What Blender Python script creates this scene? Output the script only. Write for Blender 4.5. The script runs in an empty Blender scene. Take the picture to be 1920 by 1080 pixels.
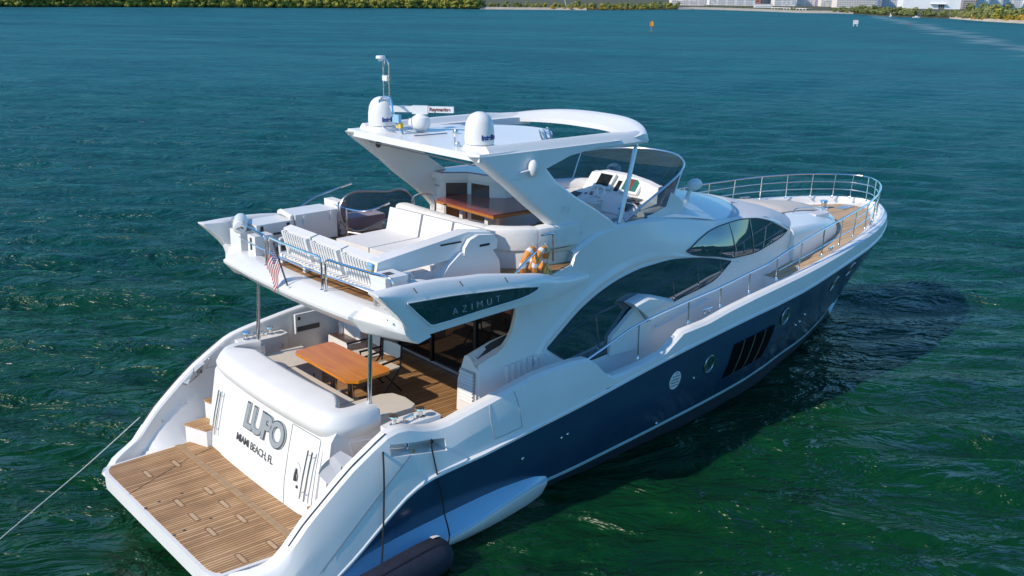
import bpy, bmesh, math, random
import numpy as np
from mathutils import Vector, Matrix

random.seed(7)
scene = bpy.context.scene
C = scene.collection
rad = math.radians

# ------------------------------------------------------------------ camera, world, sun, exposure
cam_data = bpy.data.cameras.new('camera')
cam = bpy.data.objects.new('camera', cam_data)
C.objects.link(cam)
YAW, PITCH, ROLL = rad(48.88857), rad(16.55461), rad(0.83888)
cy, sy, cp, sp = math.cos(YAW), math.sin(YAW), math.cos(PITCH), math.sin(PITCH)
FWD = Vector((cy * cp, sy * cp, -sp))
RGT = Vector((sy, -cy, 0))
UPV = RGT.cross(FWD)
RGT, UPV = RGT * math.cos(ROLL) + UPV * math.sin(ROLL), UPV * math.cos(ROLL) - RGT * math.sin(ROLL)
mw = Matrix.Identity(4)
for i in range(3):
    mw[i][0], mw[i][1], mw[i][2] = RGT[i], UPV[i], -FWD[i]
mw[0][3], mw[1][3], mw[2][3] = -5.03785, -14.38038, 8.59497
cam.matrix_world = mw
cam_data.sensor_width = 36.0
cam_data.lens = 1878.426 / 1920 * 36.0
cam_data.clip_start = 0.1
cam_data.clip_end = 20000
scene.camera = cam

SUN_EL = rad(36)
SUN_AZ = math.atan2(0.13, -1.0)           # direction TO the sun in the xy plane: almost dead astern
world = bpy.data.worlds.new('World')
scene.world = world
world.use_nodes = True
wn = world.node_tree
bg = wn.nodes['Background']
sky = wn.nodes.new('ShaderNodeTexSky')
sky.sky_type = 'NISHITA'
sky.sun_disc = False
sky.sun_elevation = SUN_EL
sky.sun_rotation = (math.pi / 2 - SUN_AZ) % (2 * math.pi)
sky.air_density = 1.0
sky.dust_density = 0.0
sky.ozone_density = 3.0
tint = wn.nodes.new('ShaderNodeMix')
tint.data_type = 'RGBA'
tint.blend_type = 'MULTIPLY'
tint.inputs[0].default_value = 1.0
tint.inputs[7].default_value = (0.47, 0.86, 1.08, 1)
wn.links.new(sky.outputs[0], tint.inputs[6])
wn.links.new(tint.outputs[2], bg.inputs[0])
bg.inputs[1].default_value = 0.148
sun_data = bpy.data.lights.new('sun', 'SUN')
sun_data.energy = 3.65
sun_data.angle = rad(0.5)
sun_data.color = (1.0, 0.885, 0.735)
sun = bpy.data.objects.new('sun', sun_data)
C.objects.link(sun)
sd = Vector((math.cos(SUN_EL) * math.cos(SUN_AZ), math.cos(SUN_EL) * math.sin(SUN_AZ), math.sin(SUN_EL)))
sun.rotation_euler = sd.to_track_quat('Z', 'Y').to_euler()
vs = scene.view_settings
vs.view_transform = 'Standard'
vs.look = 'None'
vs.exposure = 0.22
vs.gamma = 1.0
scene.cycles.max_bounces = 8
scene.cycles.transparent_max_bounces = 12

# ------------------------------------------------------------------ helpers: meshes
class MB:
    def __init__(self):
        self.bm = bmesh.new()

    def _bevel(self, faces, bev, seg, ang=0.5):
        if bev <= 0:
            return
        es = set()
        for f in faces:
            for e in f.edges:
                if len(e.link_faces) == 2 and e.calc_face_angle(0) > ang:
                    es.add(e)
        if es:
            bmesh.ops.bevel(self.bm, geom=list(es), offset=bev, segments=seg, profile=0.5, affect='EDGES', clamp_overlap=True)

    def box(self, x0, x1, y0, y1, z0, z1, bev=0.0, seg=2, M=None, mi=0):
        vs_ = [Vector((x, y, z)) for x in (x0, x1) for y in (y0, y1) for z in (z0, z1)]
        if M is not None:
            vs_ = [M @ v for v in vs_]
        v = [self.bm.verts.new(p) for p in vs_]
        idx = [(0, 1, 3, 2), (4, 6, 7, 5), (0, 4, 5, 1), (2, 3, 7, 6), (0, 2, 6, 4), (1, 5, 7, 3)]
        fs = [self.bm.faces.new([v[i] for i in q]) for q in idx]
        for f in fs:
            f.material_index = mi
        self._bevel(fs, bev, seg)
        return self

    def prism(self, pts, axis, a, b, bev=0.0, seg=2, mi=0, M=None):
        def P(p, t):
            q = {'x': (t, p[0], p[1]), 'y': (p[0], t, p[1]), 'z': (p[0], p[1], t)}[axis]
            q = Vector(q)
            return M @ q if M is not None else q
        A = [self.bm.verts.new(P(p, a)) for p in pts]
        B = [self.bm.verts.new(P(p, b)) for p in pts]
        n = len(pts)
        fs = [self.bm.faces.new(A[::-1]), self.bm.faces.new(B)]
        for i in range(n):
            fs.append(self.bm.faces.new((A[i], A[(i + 1) % n], B[(i + 1) % n], B[i])))
        for f in fs:
            f.material_index = mi
        self._bevel(fs, bev, seg)
        return self

    def loft(self, rows, close=False, mi=0, skip=None, cap=False, rowmi=None):
        V = [[self.bm.verts.new(p) for p in r] for r in rows]
        n = len(rows[0])
        for i in range(len(rows) - 1):
            for j in range(n if close else n - 1):
                if skip and skip(i, j):
                    continue
                q = (V[i][j], V[i][(j + 1) % n], V[i + 1][(j + 1) % n], V[i + 1][j])
                if len({tuple(round(c, 5) for c in v.co) for v in q}) < 3:
                    continue
                f = self.bm.faces.new(q)
                f.material_index = rowmi(i, j) if rowmi else mi
        if cap:
            for r in (V[0], V[-1]):
                try:
                    f = self.bm.faces.new(r)
                    f.material_index = mi
                except ValueError:
                    pass
        return self

    def tube(self, pts, r, seg=8, closed=False, mi=0, cap=True):
        P = [Vector(p) for p in pts]
        n = len(P)
        rows = []
        prev = None
        for i, p in enumerate(P):
            if closed:
                t = (P[(i + 1) % n] - P[i - 1]).normalized()
            else:
                t = (P[min(i + 1, n - 1)] - P[max(i - 1, 0)]).normalized()
            if prev is None:
                u = t.cross(Vector((0, 0, 1)))
                if u.length < 0.1:
                    u = t.cross(Vector((1, 0, 0)))
            else:
                u = prev - t * prev.dot(t)
            u.normalize()
            prev = u
            w = t.cross(u)
            rr = r[i] if isinstance(r, (list, tuple)) else r
            rows.append([p + (u * math.cos(a) + w * math.sin(a)) * rr for a in [2 * math.pi * k / seg for k in range(seg)]])
        if closed:
            rows.append(rows[0])
            self.loft(rows, close=True, mi=mi)
        else:
            self.loft(rows, close=True, mi=mi, cap=cap)
        return self

    def lathe(self, prof, c, seg=24, mi=0, M=None):
        rows = []
        for k in range(seg + 1):
            a = 2 * math.pi * k / seg
            r_ = []
            for (r, z) in prof:
                v = Vector((r * math.cos(a), r * math.sin(a), z))
                if M is not None:
                    v = M @ v
                r_.append(v + Vector(c))
            rows.append(r_)
        return self.loft(rows, mi=mi)

    def ball(self, c, r, seg=16, mi=0, M=None):
        if not isinstance(r, (tuple, list)):
            r = (r, r, r)
        rows = []
        for i in range(seg // 2 + 1):
            th = math.pi * i / (seg // 2)
            row = []
            for k in range(seg):
                a = 2 * math.pi * k / seg
                v = Vector((r[0] * math.sin(th) * math.cos(a), r[1] * math.sin(th) * math.sin(a), r[2] * math.cos(th)))
                if M is not None:
                    v = M @ v
                row.append(v + Vector(c))
            rows.append(row)
        return self.loft(rows, close=True, mi=mi)

    def obj(self, name, mats, parent=None, smooth=True, ang=35, wn=True):
        bm = self.bm
        bmesh.ops.remove_doubles(bm, verts=bm.verts, dist=0.0004)
        bmesh.ops.recalc_face_normals(bm, faces=bm.faces)
        me = bpy.data.meshes.new(name)
        bm.to_mesh(me)
        bm.free()
        if not isinstance(mats, (list, tuple)):
            mats = [mats]
        for m in mats:
            me.materials.append(m)
        if smooth:
            me.polygons.foreach_set('use_smooth', [True] * len(me.polygons))
            me.set_sharp_from_angle(angle=rad(ang))
        o = bpy.data.objects.new(name, me)
        C.objects.link(o)
        if smooth and wn:
            w = o.modifiers.new('weighted', 'WEIGHTED_NORMAL')
            w.keep_sharp = True
        if parent:
            o.parent = parent
            # parts are modelled in world coordinates; keep them there
            o.matrix_parent_inverse = parent_world(parent).inverted()
        return o


def parent_world(o):
    m = o.matrix_basis.copy()
    if o.parent:
        m = parent_world(o.parent) @ o.matrix_parent_inverse @ m
    return m


def thing(name, label, cat, loc=(0, 0, 0), group=None):
    o = bpy.data.objects.new(name, None)
    C.objects.link(o)
    o.location = loc
    o.empty_display_size = 0.3
    o['label'] = label
    o['category'] = cat
    if group:
        o['group'] = group
    return o


def tag(o, label, cat, group=None):
    o['label'] = label
    o['category'] = cat
    if group:
        o['group'] = group
    return o


def struct(o, kind='structure'):
    o['kind'] = kind
    return o


def dup(root, M, label=None):
    """copy a thing with its parts and sub-parts; M moves the whole copy"""
    r = root.copy()
    C.objects.link(r)
    r.matrix_basis = M @ root.matrix_basis
    if label:
        r['label'] = label
    for ch in list(root.children):
        c = ch.copy()
        C.objects.link(c)
        c.parent = r
        c.matrix_parent_inverse = ch.matrix_parent_inverse.copy()
        for g in list(ch.children):
            d = g.copy()
            C.objects.link(d)
            d.parent = c
            d.matrix_parent_inverse = g.matrix_parent_inverse.copy()
    return r


def itp(pairs):
    xs = [p[0] for p in pairs]
    ys = [p[1] for p in pairs]
    n = len(xs)
    d = [(ys[i + 1] - ys[i]) / (xs[i + 1] - xs[i]) for i in range(n - 1)]
    m = [d[0]] + [0.0 if d[i - 1] * d[i] <= 0 else 2 * d[i - 1] * d[i] / (d[i - 1] + d[i]) for i in range(1, n - 1)] + [d[-1]]

    def f(x):
        if x <= xs[0]:
            return ys[0]
        if x >= xs[-1]:
            return ys[-1]
        i = max(k for k in range(n - 1) if xs[k] <= x)
        h = xs[i + 1] - xs[i]
        t = (x - xs[i]) / h
        return ((2 * t**3 - 3 * t**2 + 1) * ys[i] + (t**3 - 2 * t**2 + t) * h * m[i]
                + (-2 * t**3 + 3 * t**2) * ys[i + 1] + (t**3 - t**2) * h * m[i + 1])
    return f


def smooth_path(pts, n=6):
    P = [Vector(p) for p in pts]
    out = []
    for i in range(len(P) - 1):
        p0, p1, p2, p3 = P[max(i - 1, 0)], P[i], P[i + 1], P[min(i + 2, len(P) - 1)]
        for k in range(n):
            t = k / n
            out.append(0.5 * ((2 * p1) + (p2 - p0) * t + (2 * p0 - 5 * p1 + 4 * p2 - p3) * t * t + (3 * p1 - p0 - 3 * p2 + p3) * t**3))
    out.append(P[-1])
    return out


def rot(axis, deg, c=(0, 0, 0)):
    c = Vector(c)
    return Matrix.Translation(c) @ Matrix.Rotation(rad(deg), 4, axis) @ Matrix.Translation(-c)


def text_mesh(s, size, extrude=0.004, spacing=1.0, bold=0.0):
    cu = bpy.data.curves.new('lettering', 'FONT')
    cu.body = s
    cu.size = size
    cu.extrude = extrude
    cu.offset = bold
    cu.space_character = spacing
    tmp = bpy.data.objects.new('lettering', cu)
    C.objects.link(tmp)
    bpy.context.view_layer.update()
    me = bpy.data.meshes.new_from_object(tmp)
    bpy.data.objects.remove(tmp)
    bpy.data.curves.remove(cu)
    return me


def lettering(name, s, size, origin, right, up, mat_, parent, extrude=0.004, spacing=1.0, bold=0.0, shear=0.0, wrap=None):
    me = text_mesh(s, size, extrude, spacing, bold)
    r = Vector(right).normalized()
    u = Vector(up)
    u = (u - r * u.dot(r)).normalized()
    n = r.cross(u)
    for v in me.vertices:
        x, y, z = v.co
        if wrap:
            cx_, cy_, rr, a0 = wrap
            a = a0 + x / rr
            v.co = ((rr + z) * math.cos(a) + cx_, (rr + z) * math.sin(a) + cy_, origin[2] + y)
        else:
            v.co = Vector(origin) + r * (x + shear * y) + u * y + n * z
    me.materials.clear()
    me.materials.append(mat_)
    o = bpy.data.objects.new(name, me)
    C.objects.link(o)
    o.parent = parent
    o.matrix_parent_inverse = parent_world(parent).inverted()
    return o

# ------------------------------------------------------------------ helpers: materials
def N(nt, typ, **kw):
    n = nt.nodes.new(typ)
    for k, v in kw.items():
        if k == 'inp':
            for kk, vv in v.items():
                if hasattr(vv, 'is_output') or isinstance(vv, bpy.types.NodeSocket):
                    nt.links.new(vv, n.inputs[kk])
                else:
                    n.inputs[kk].default_value = vv
        else:
            setattr(n, k, v)
    return n


def math_(nt, op, a, b=None, c=None):
    n = nt.nodes.new('ShaderNodeMath')
    n.operation = op
    for i, v in enumerate((a, b, c)):
        if v is None:
            continue
        if isinstance(v, bpy.types.NodeSocket):
            nt.links.new(v, n.inputs[i])
        else:
            n.inputs[i].default_value = v
    return n.outputs[0]


def ramp(nt, fac, stops, interp='LINEAR'):
    n = nt.nodes.new('ShaderNodeValToRGB')
    n.color_ramp.interpolation = interp
    while len(n.color_ramp.elements) > 1:
        n.color_ramp.elements.remove(n.color_ramp.elements[-1])
    n.color_ramp.elements[0].position = stops[0][0]
    n.color_ramp.elements[0].color = (*stops[0][1], 1)
    for p, c in stops[1:]:
        e = n.color_ramp.elements.new(p)
        e.color = (*c, 1)
    nt.links.new(fac, n.inputs[0])
    return n.outputs[0]


def pmat(name, base, rough=0.4, metal=0.0, coat=0.0, var=0.06, vscale=3.0, bump=0.0, bscale=40.0, ior=1.5, spec=0.5, rvar=0.1):
    m = bpy.data.materials.new(name)
    m.use_nodes = True
    nt = m.node_tree
    b = nt.nodes['Principled BSDF']
    tc = N(nt, 'ShaderNodeTexCoord')
    no = N(nt, 'ShaderNodeTexNoise', inp={'Vector': tc.outputs['Object'], 'Scale': vscale, 'Detail': 6.0, 'Roughness': 0.6})
    lo = tuple(c * (1 - var) for c in base)
    hi = tuple(min(1, c * (1 + var)) for c in base)
    nt.links.new(ramp(nt, no.outputs[0], [(0.3, lo), (0.7, hi)]), b.inputs['Base Color'])
    nt.links.new(math_(nt, 'ADD', math_(nt, 'MULTIPLY', no.outputs[0], rough * rvar * 2), rough * (1 - rvar)), b.inputs['Roughness'])
    b.inputs['Metallic'].default_value = metal
    b.inputs['IOR'].default_value = ior
    b.inputs['Specular IOR Level'].default_value = spec
    b.inputs['Coat Weight'].default_value = coat
    b.inputs['Coat Roughness'].default_value = 0.06
    if bump > 0:
        n2 = N(nt, 'ShaderNodeTexNoise', inp={'Vector': tc.outputs['Object'], 'Scale': bscale, 'Detail': 4.0})
        bp = N(nt, 'ShaderNodeBump', inp={'Strength': bump, 'Distance': 0.02, 'Height': n2.outputs[0]})
        nt.links.new(bp.outputs[0], b.inputs['Normal'])
    return m


def teak(name, axis='Y', w=0.055, cols=((0.30, 0.175, 0.085), (0.42, 0.27, 0.145)), caulk=(0.085, 0.045, 0.025), rough=0.6, cw=0.2):
    m = bpy.data.materials.new(name)
    m.use_nodes = True
    nt = m.node_tree
    b = nt.nodes['Principled BSDF']
    tc = N(nt, 'ShaderNodeTexCoord')
    sx = N(nt, 'ShaderNodeSeparateXYZ', inp={0: tc.outputs['Object']})
    a = math_(nt, 'DIVIDE', sx.outputs[axis], w)
    fl = math_(nt, 'FLOOR', a)
    fr = math_(nt, 'FRACT', a)
    line = math_(nt, 'LESS_THAN', fr, cw)
    wn_ = N(nt, 'ShaderNodeTexWhiteNoise', noise_dimensions='1D', inp={'W': fl})
    sc = (1.2, 28, 20) if axis == 'Y' else (28, 1.2, 20)
    mp = N(nt, 'ShaderNodeMapping', inp={'Vector': tc.outputs['Object'], 'Scale': sc})
    grain = N(nt, 'ShaderNodeTexNoise', inp={'Vector': mp.outputs[0], 'Scale': 1.0, 'Detail': 5.0, 'Roughness': 0.65})
    blot = N(nt, 'ShaderNodeTexNoise', inp={'Vector': tc.outputs['Object'], 'Scale': 1.7, 'Detail': 3.0})
    t = math_(nt, 'ADD', math_(nt, 'MULTIPLY', wn_.outputs[0], 0.35), math_(nt, 'MULTIPLY', grain.outputs[0], 0.6))
    t = math_(nt, 'ADD', t, math_(nt, 'MULTIPLY', math_(nt, 'SUBTRACT', blot.outputs[0], 0.5), 0.7))
    col = ramp(nt, t, [(0.15, tuple(c * 0.62 for c in cols[0])), (0.45, cols[0]), (0.75, cols[1])])
    mx = N(nt, 'ShaderNodeMix', data_type='RGBA', inp={0: line, 6: col, 7: (*caulk, 1)})
    nt.links.new(mx.outputs[2], b.inputs['Base Color'])
    b.inputs['Roughness'].default_value = rough
    bp = N(nt, 'ShaderNodeBump', inp={'Strength': 0.5, 'Distance': 0.004, 'Height': math_(nt, 'SUBTRACT', math_(nt, 'MULTIPLY', grain.outputs[0], 0.3), line)})
    nt.links.new(bp.outputs[0], b.inputs['Normal'])
    return m


def wood(name, c0, c1, rough=0.25, coat=0.6, sc=(1.2, 14, 6)):
    m = bpy.data.materials.new(name)
    m.use_nodes = True
    nt = m.node_tree
    b = nt.nodes['Principled BSDF']
    tc = N(nt, 'ShaderNodeTexCoord')
    mp = N(nt, 'ShaderNodeMapping', inp={'Vector': tc.outputs['Object'], 'Scale': sc})
    g = N(nt, 'ShaderNodeTexNoise', inp={'Vector': mp.outputs[0], 'Scale': 1.3, 'Detail': 8.0, 'Roughness': 0.62, 'Distortion': 0.6})
    nt.links.new(ramp(nt, g.outputs[0], [(0.3, c0), (0.7, c1)]), b.inputs['Base Color'])
    b.inputs['Roughness'].default_value = rough
    b.inputs['Coat Weight'].default_value = coat
    b.inputs['Coat Roughness'].default_value = 0.08
    return m


def glass_tint(name, tint, alpha=0.55, rough=0.03):
    """tinted see-through pane: mix of a transparent tint and a glossy dark face"""
    m = bpy.data.materials.new(name)
    m.use_nodes = True
    nt = m.node_tree
    b = nt.nodes['Principled BSDF']
    out = nt.nodes['Material Output']
    b.inputs['Base Color'].default_value = (*[c * 0.25 for c in tint], 1)
    b.inputs['Roughness'].default_value = rough
    tr = N(nt, 'ShaderNodeBsdfTransparent', inp={0: (*tint, 1)})
    mx = N(nt, 'ShaderNodeMixShader', inp={0: alpha, 1: tr.outputs[0], 2: b.outputs[0]})
    nt.links.new(mx.outputs[0], out.inputs[0])
    return m


white = pmat('white_gelcoat', (0.80, 0.785, 0.765), 0.34, coat=0.12, var=0.025, vscale=1.2)
white2 = pmat('white_gelcoat_matt', (0.76, 0.745, 0.725), 0.45, var=0.03, vscale=2.5)
navy = pmat('navy_hull_paint', (0.018, 0.054, 0.108), 0.25, coat=0.3, var=0.10, vscale=0.6, rvar=0.2)
boot = pmat('boot_stripe_paint', (0.52, 0.76, 0.86), 0.3, coat=0.2, var=0.08, vscale=2)
ledge_m = pmat('gelcoat_sky_blue', (0.34, 0.55, 0.72), 0.3, coat=0.3, var=0.05, vscale=1.2)  # blue sky sheen on the white ledge tops, put into the base colour
antifoul = pmat('antifouling', (0.02, 0.03, 0.045), 0.7)
black_glass = pmat('dark_window_glass', (0.007, 0.036, 0.052), 0.03, var=0.2, vscale=1.0, coat=0.0, ior=2.0, spec=0.8, rvar=0.2)  # teal of mirrored water put into the base colour of the panes
door_glass = pmat('saloon_door_glass', (0.012, 0.010, 0.009), 0.03, var=0.3, vscale=1.0, ior=1.6)
intake_black = pmat('intake_black', (0.003, 0.003, 0.004), 0.7, spec=0.1)
chrome = pmat('polished_steel', (0.72, 0.72, 0.73), 0.13, metal=1.0, var=0.05)
steel_dull = pmat('brushed_steel', (0.55, 0.56, 0.58), 0.3, metal=1.0, var=0.08)
teak_m = teak('teak_planks', w=0.062, cols=((0.45, 0.25, 0.11), (0.63, 0.39, 0.195)))
teak_fly = teak('teak_fly_deck', cols=((0.36, 0.195, 0.08), (0.48, 0.28, 0.125)), w=0.065)
teak_bow = teak('teak_bow', cols=((0.60, 0.40, 0.22), (0.72, 0.50, 0.29)), w=0.06, caulk=(0.30, 0.19, 0.11))
teak_trim = wood('teak_trim', (0.30, 0.18, 0.09), (0.44, 0.29, 0.16), rough=0.55, coat=0.0)
teak_pale = wood('teak_inlay', (0.44, 0.29, 0.16), (0.58, 0.41, 0.25), rough=0.55, coat=0.0)
teak_seam = pmat('teak_seam', (0.15, 0.085, 0.045), 0.8)
varnish = wood('varnished_table', (0.56, 0.15, 0.006), (0.74, 0.27, 0.012), rough=0.3, coat=0.15, sc=(10, 1.1, 6))
mahogany = wood('mahogany_gloss', (0.20, 0.040, 0.026), (0.30, 0.066, 0.042), rough=0.3, sc=(2, 9, 6))
mahogany_edge = wood('mahogany_edge', (0.40, 0.15, 0.03), (0.5, 0.21, 0.05), rough=0.25)
brown_door = wood('brown_cabinet_door', (0.050, 0.020, 0.010), (0.085, 0.036, 0.018), rough=0.35, sc=(3, 3, 12))
cushion = pmat('white_cushion', (0.75, 0.73, 0.705), 0.75, var=0.035, vscale=5, bump=0.25, bscale=14)
cream = pmat('cream_vinyl', (0.66, 0.60, 0.51), 0.5, var=0.035, vscale=4, bump=0.12, bscale=20)
beige = pmat('beige_sunpad', (0.60, 0.54, 0.48), 0.7, var=0.04, vscale=4, bump=0.15, bscale=18)
cover_m = pmat('windshield_cover', (0.62, 0.60, 0.61), 0.55, var=0.04, vscale=3, bump=0.1, bscale=12)
plastic_w = pmat('white_plastic', (0.74, 0.74, 0.73), 0.4, var=0.03)
dome_m = pmat('radome_white', (0.80, 0.785, 0.76), 0.42, var=0.02, vscale=2)
grey_m = pmat('grey_trim', (0.42, 0.42, 0.43), 0.4, var=0.06)
dark_grey = pmat('dark_grey', (0.06, 0.062, 0.066), 0.45, var=0.15)
black_m = pmat('black_plastic', (0.012, 0.012, 0.013), 0.4, var=0.2)
screen_m = pmat('dark_screen', (0.012, 0.016, 0.018), 0.12, var=0.4, vscale=9)
orange_m = pmat('orange_ring', (0.66, 0.27, 0.06), 0.55, var=0.1, vscale=6)
rope_black = pmat('black_rope', (0.014, 0.014, 0.016), 0.8, var=0.3, vscale=30, bump=0.5, bscale=120)
rope_white = pmat('pale_rope', (0.62, 0.63, 0.58), 0.8, var=0.15, vscale=30, bump=0.4, bscale=120)
rope_yellow = pmat('yellow_rope', (0.62, 0.46, 0.10), 0.7, var=0.15, vscale=30)
fender_m = pmat('navy_fender_cover', (0.010, 0.014, 0.030), 0.75, var=0.25, vscale=5, bump=0.4, bscale=30)
blue_letters = pmat('blue_letters', (0.012, 0.035, 0.22), 0.4)
red_letters = pmat('maroon_letters', (0.20, 0.03, 0.035), 0.5)
silver = pmat('silver_letters', (0.60, 0.61, 0.62), 0.22, metal=1.0, var=0.05)
letter_face = pmat('grey_letter_face', (0.42, 0.43, 0.44), 0.35, metal=0.3, var=0.05)
letter_pale = pmat('pale_letters', (0.72, 0.74, 0.76), 0.35)
yellow_m = pmat('yellow_decal', (0.70, 0.46, 0.05), 0.5)
skyblue_m = pmat('blue_decal', (0.25, 0.45, 0.62), 0.5)
flag_red = pmat('flag_red', (0.45, 0.055, 0.06), 0.8)
flag_white = pmat('flag_white', (0.72, 0.70, 0.68), 0.8)
flag_blue = pmat('flag_blue', (0.035, 0.05, 0.16), 0.8)
wind_tint = glass_tint('tinted_windscreen', (0.36, 0.46, 0.52), 0.30)
guard_tint = glass_tint('smoked_acrylic', (0.72, 0.68, 0.74), 0.12)

# ================================================================== THE YACHT
yacht = thing('motor_yacht', 'large white motor yacht with a dark blue hull, flybridge and hardtop lying at anchor', 'yacht')

b_f = itp([(0, 2.24), (0.08, 2.42), (0.2, 2.60), (0.4, 2.78), (0.65, 2.90), (1.0, 2.98), (1.8, 3.02), (3.3, 3.03), (8, 3.02), (12, 2.98), (14, 2.85), (16, 2.55), (17.5, 2.2), (18.5, 1.82), (19.3, 1.42), (19.9, 1.0), (20.3, 0.6), (20.5, 0.0)])
zk_f = itp([(0, 0.05), (1.3, 0.12), (1.72, 0.34), (2.43, 0.86), (2.95, 1.20), (3.3, 1.31), (4.5, 1.43), (6.15, 1.60), (8.85, 1.98), (11.3, 2.25), (13.6, 2.45), (14.6, 2.57), (15.8, 2.67), (17.1, 2.75), (18.5, 2.84), (19.5, 2.9), (20.5, 2.95)])
zg_s = itp([(0, 0.33), (0.12, 0.42), (0.3, 0.53), (0.5, 0.58), (0.72, 0.66), (0.9, 0.83), (1.19, 1.15), (1.43, 1.36), (1.73, 1.61), (2.05, 1.85), (2.29, 1.99), (2.54, 2.14), (2.75, 2.22), (2.95, 2.21), (3.2, 2.13), (3.5, 2.06), (3.75, 2.07), (3.94, 2.12), (4.59, 2.27), (5.09, 2.37), (5.68, 2.46), (6.42, 2.48), (6.75, 2.46), (7.35, 2.0), (8.2, 2.06), (8.75, 2.15), (9.25, 2.44), (9.95, 2.48), (10.64, 2.59), (11.56, 2.7), (12.5, 2.79), (13.56, 2.87), (14.57, 2.96), (15.6, 3.03), (16.4, 3.08), (17.3, 3.12), (18.5, 3.14), (20.5, 3.15)])
zg_pf = itp([(0, 0.33), (0.12, 0.42), (0.3, 0.53), (0.5, 0.58), (0.72, 0.66), (0.9, 0.83), (1.19, 1.15), (1.43, 1.36), (1.73, 1.61), (2.05, 1.85), (2.29, 1.99), (2.54, 2.14), (2.75, 2.24), (3.3, 2.36), (4.3, 2.5), (5.1, 2.55), (6.42, 2.5), (6.75, 2.46), (7.35, 2.0), (8.2, 2.06), (8.75, 2.15), (9.25, 2.44), (9.95, 2.48), (10.64, 2.59), (11.56, 2.7), (12.5, 2.79), (13.56, 2.87), (14.57, 2.96), (15.6, 3.03), (16.4, 3.08), (17.3, 3.12), (18.5, 3.14), (20.5, 3.15)])
yw_f = itp([(0, 2.5), (5.5, 2.5), (8, 2.36), (10, 2.13), (11.8, 1.9), (13.4, 1.66), (15, 1.28), (17, 0.78), (18.5, 0.33), (19.4, 0.0)])
zs_f = itp([(18.9, -0.5), (19.4, -0.03), (19.8, 0.45), (20.1, 0.95), (20.35, 1.7), (20.5, 2.9)])
zd_f = itp([(0, 0.42), (1.9, 0.42), (2.55, 0.45), (2.6, 1.5), (6.0, 1.52), (6.3, 1.66), (9.0, 1.75), (13.2, 2.05), (13.3, 2.6), (15, 2.74), (17, 2.88), (20.5, 2.98)])


yc_f = itp([(0, 2.1), (0.2, 2.42), (0.65, 2.66), (1.0, 2.74), (6, 2.72), (8, 2.66), (10, 2.56), (12, 2.36), (13.5, 2.08), (15, 1.66), (16.5, 1.14), (17.5, 0.75), (18.5, 0.38), (19.45, 0.0)])
zc_f = itp([(0, 0.06), (1.3, 0.08), (1.8, 0.22), (3, 0.28), (6, 0.31), (8, 0.39), (10, 0.48), (12, 0.53), (14, 0.56), (15.3, 0.46), (16.7, 0.33), (18.2, 0.24), (19.4, 0.27)])


def flare(x, t):
    """0 at the rub strip, 1 at the chine"""
    return (1 - t) ** (1.9 if x < 12 else 1.9 - 0.9 * min(1, (x - 12) / 3.5))


def skin_out(x, z, b, zk, h):
    main = b - min(1.0, b) * (0.006 + 0.10 * min(1.2, max(0, z - zk) / 0.9) ** 2)
    u = min(1.0, max(0.0, (z - zk) / max(0.05, h)))
    stern = b - 0.006 - 0.20 * u ** 1.7
    f = min(1.0, max(0.0, (x - 3.4) / 1.6))
    f = f * f * (3 - 2 * f)
    return stern + (main - stern) * f


def hull_y(x, z):
    """half breadth of the outer hull skin at x, z"""
    b, zk, yc, zc = b_f(x), zk_f(x), yc_f(x), zc_f(x)
    if z <= zc:
        return yc
    if z < zk:
        return b - (b - yc) * flare(x, (z - zc) / (zk - zc))
    return skin_out(x, z, b, zk, zg_s(x) - zk)


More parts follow.
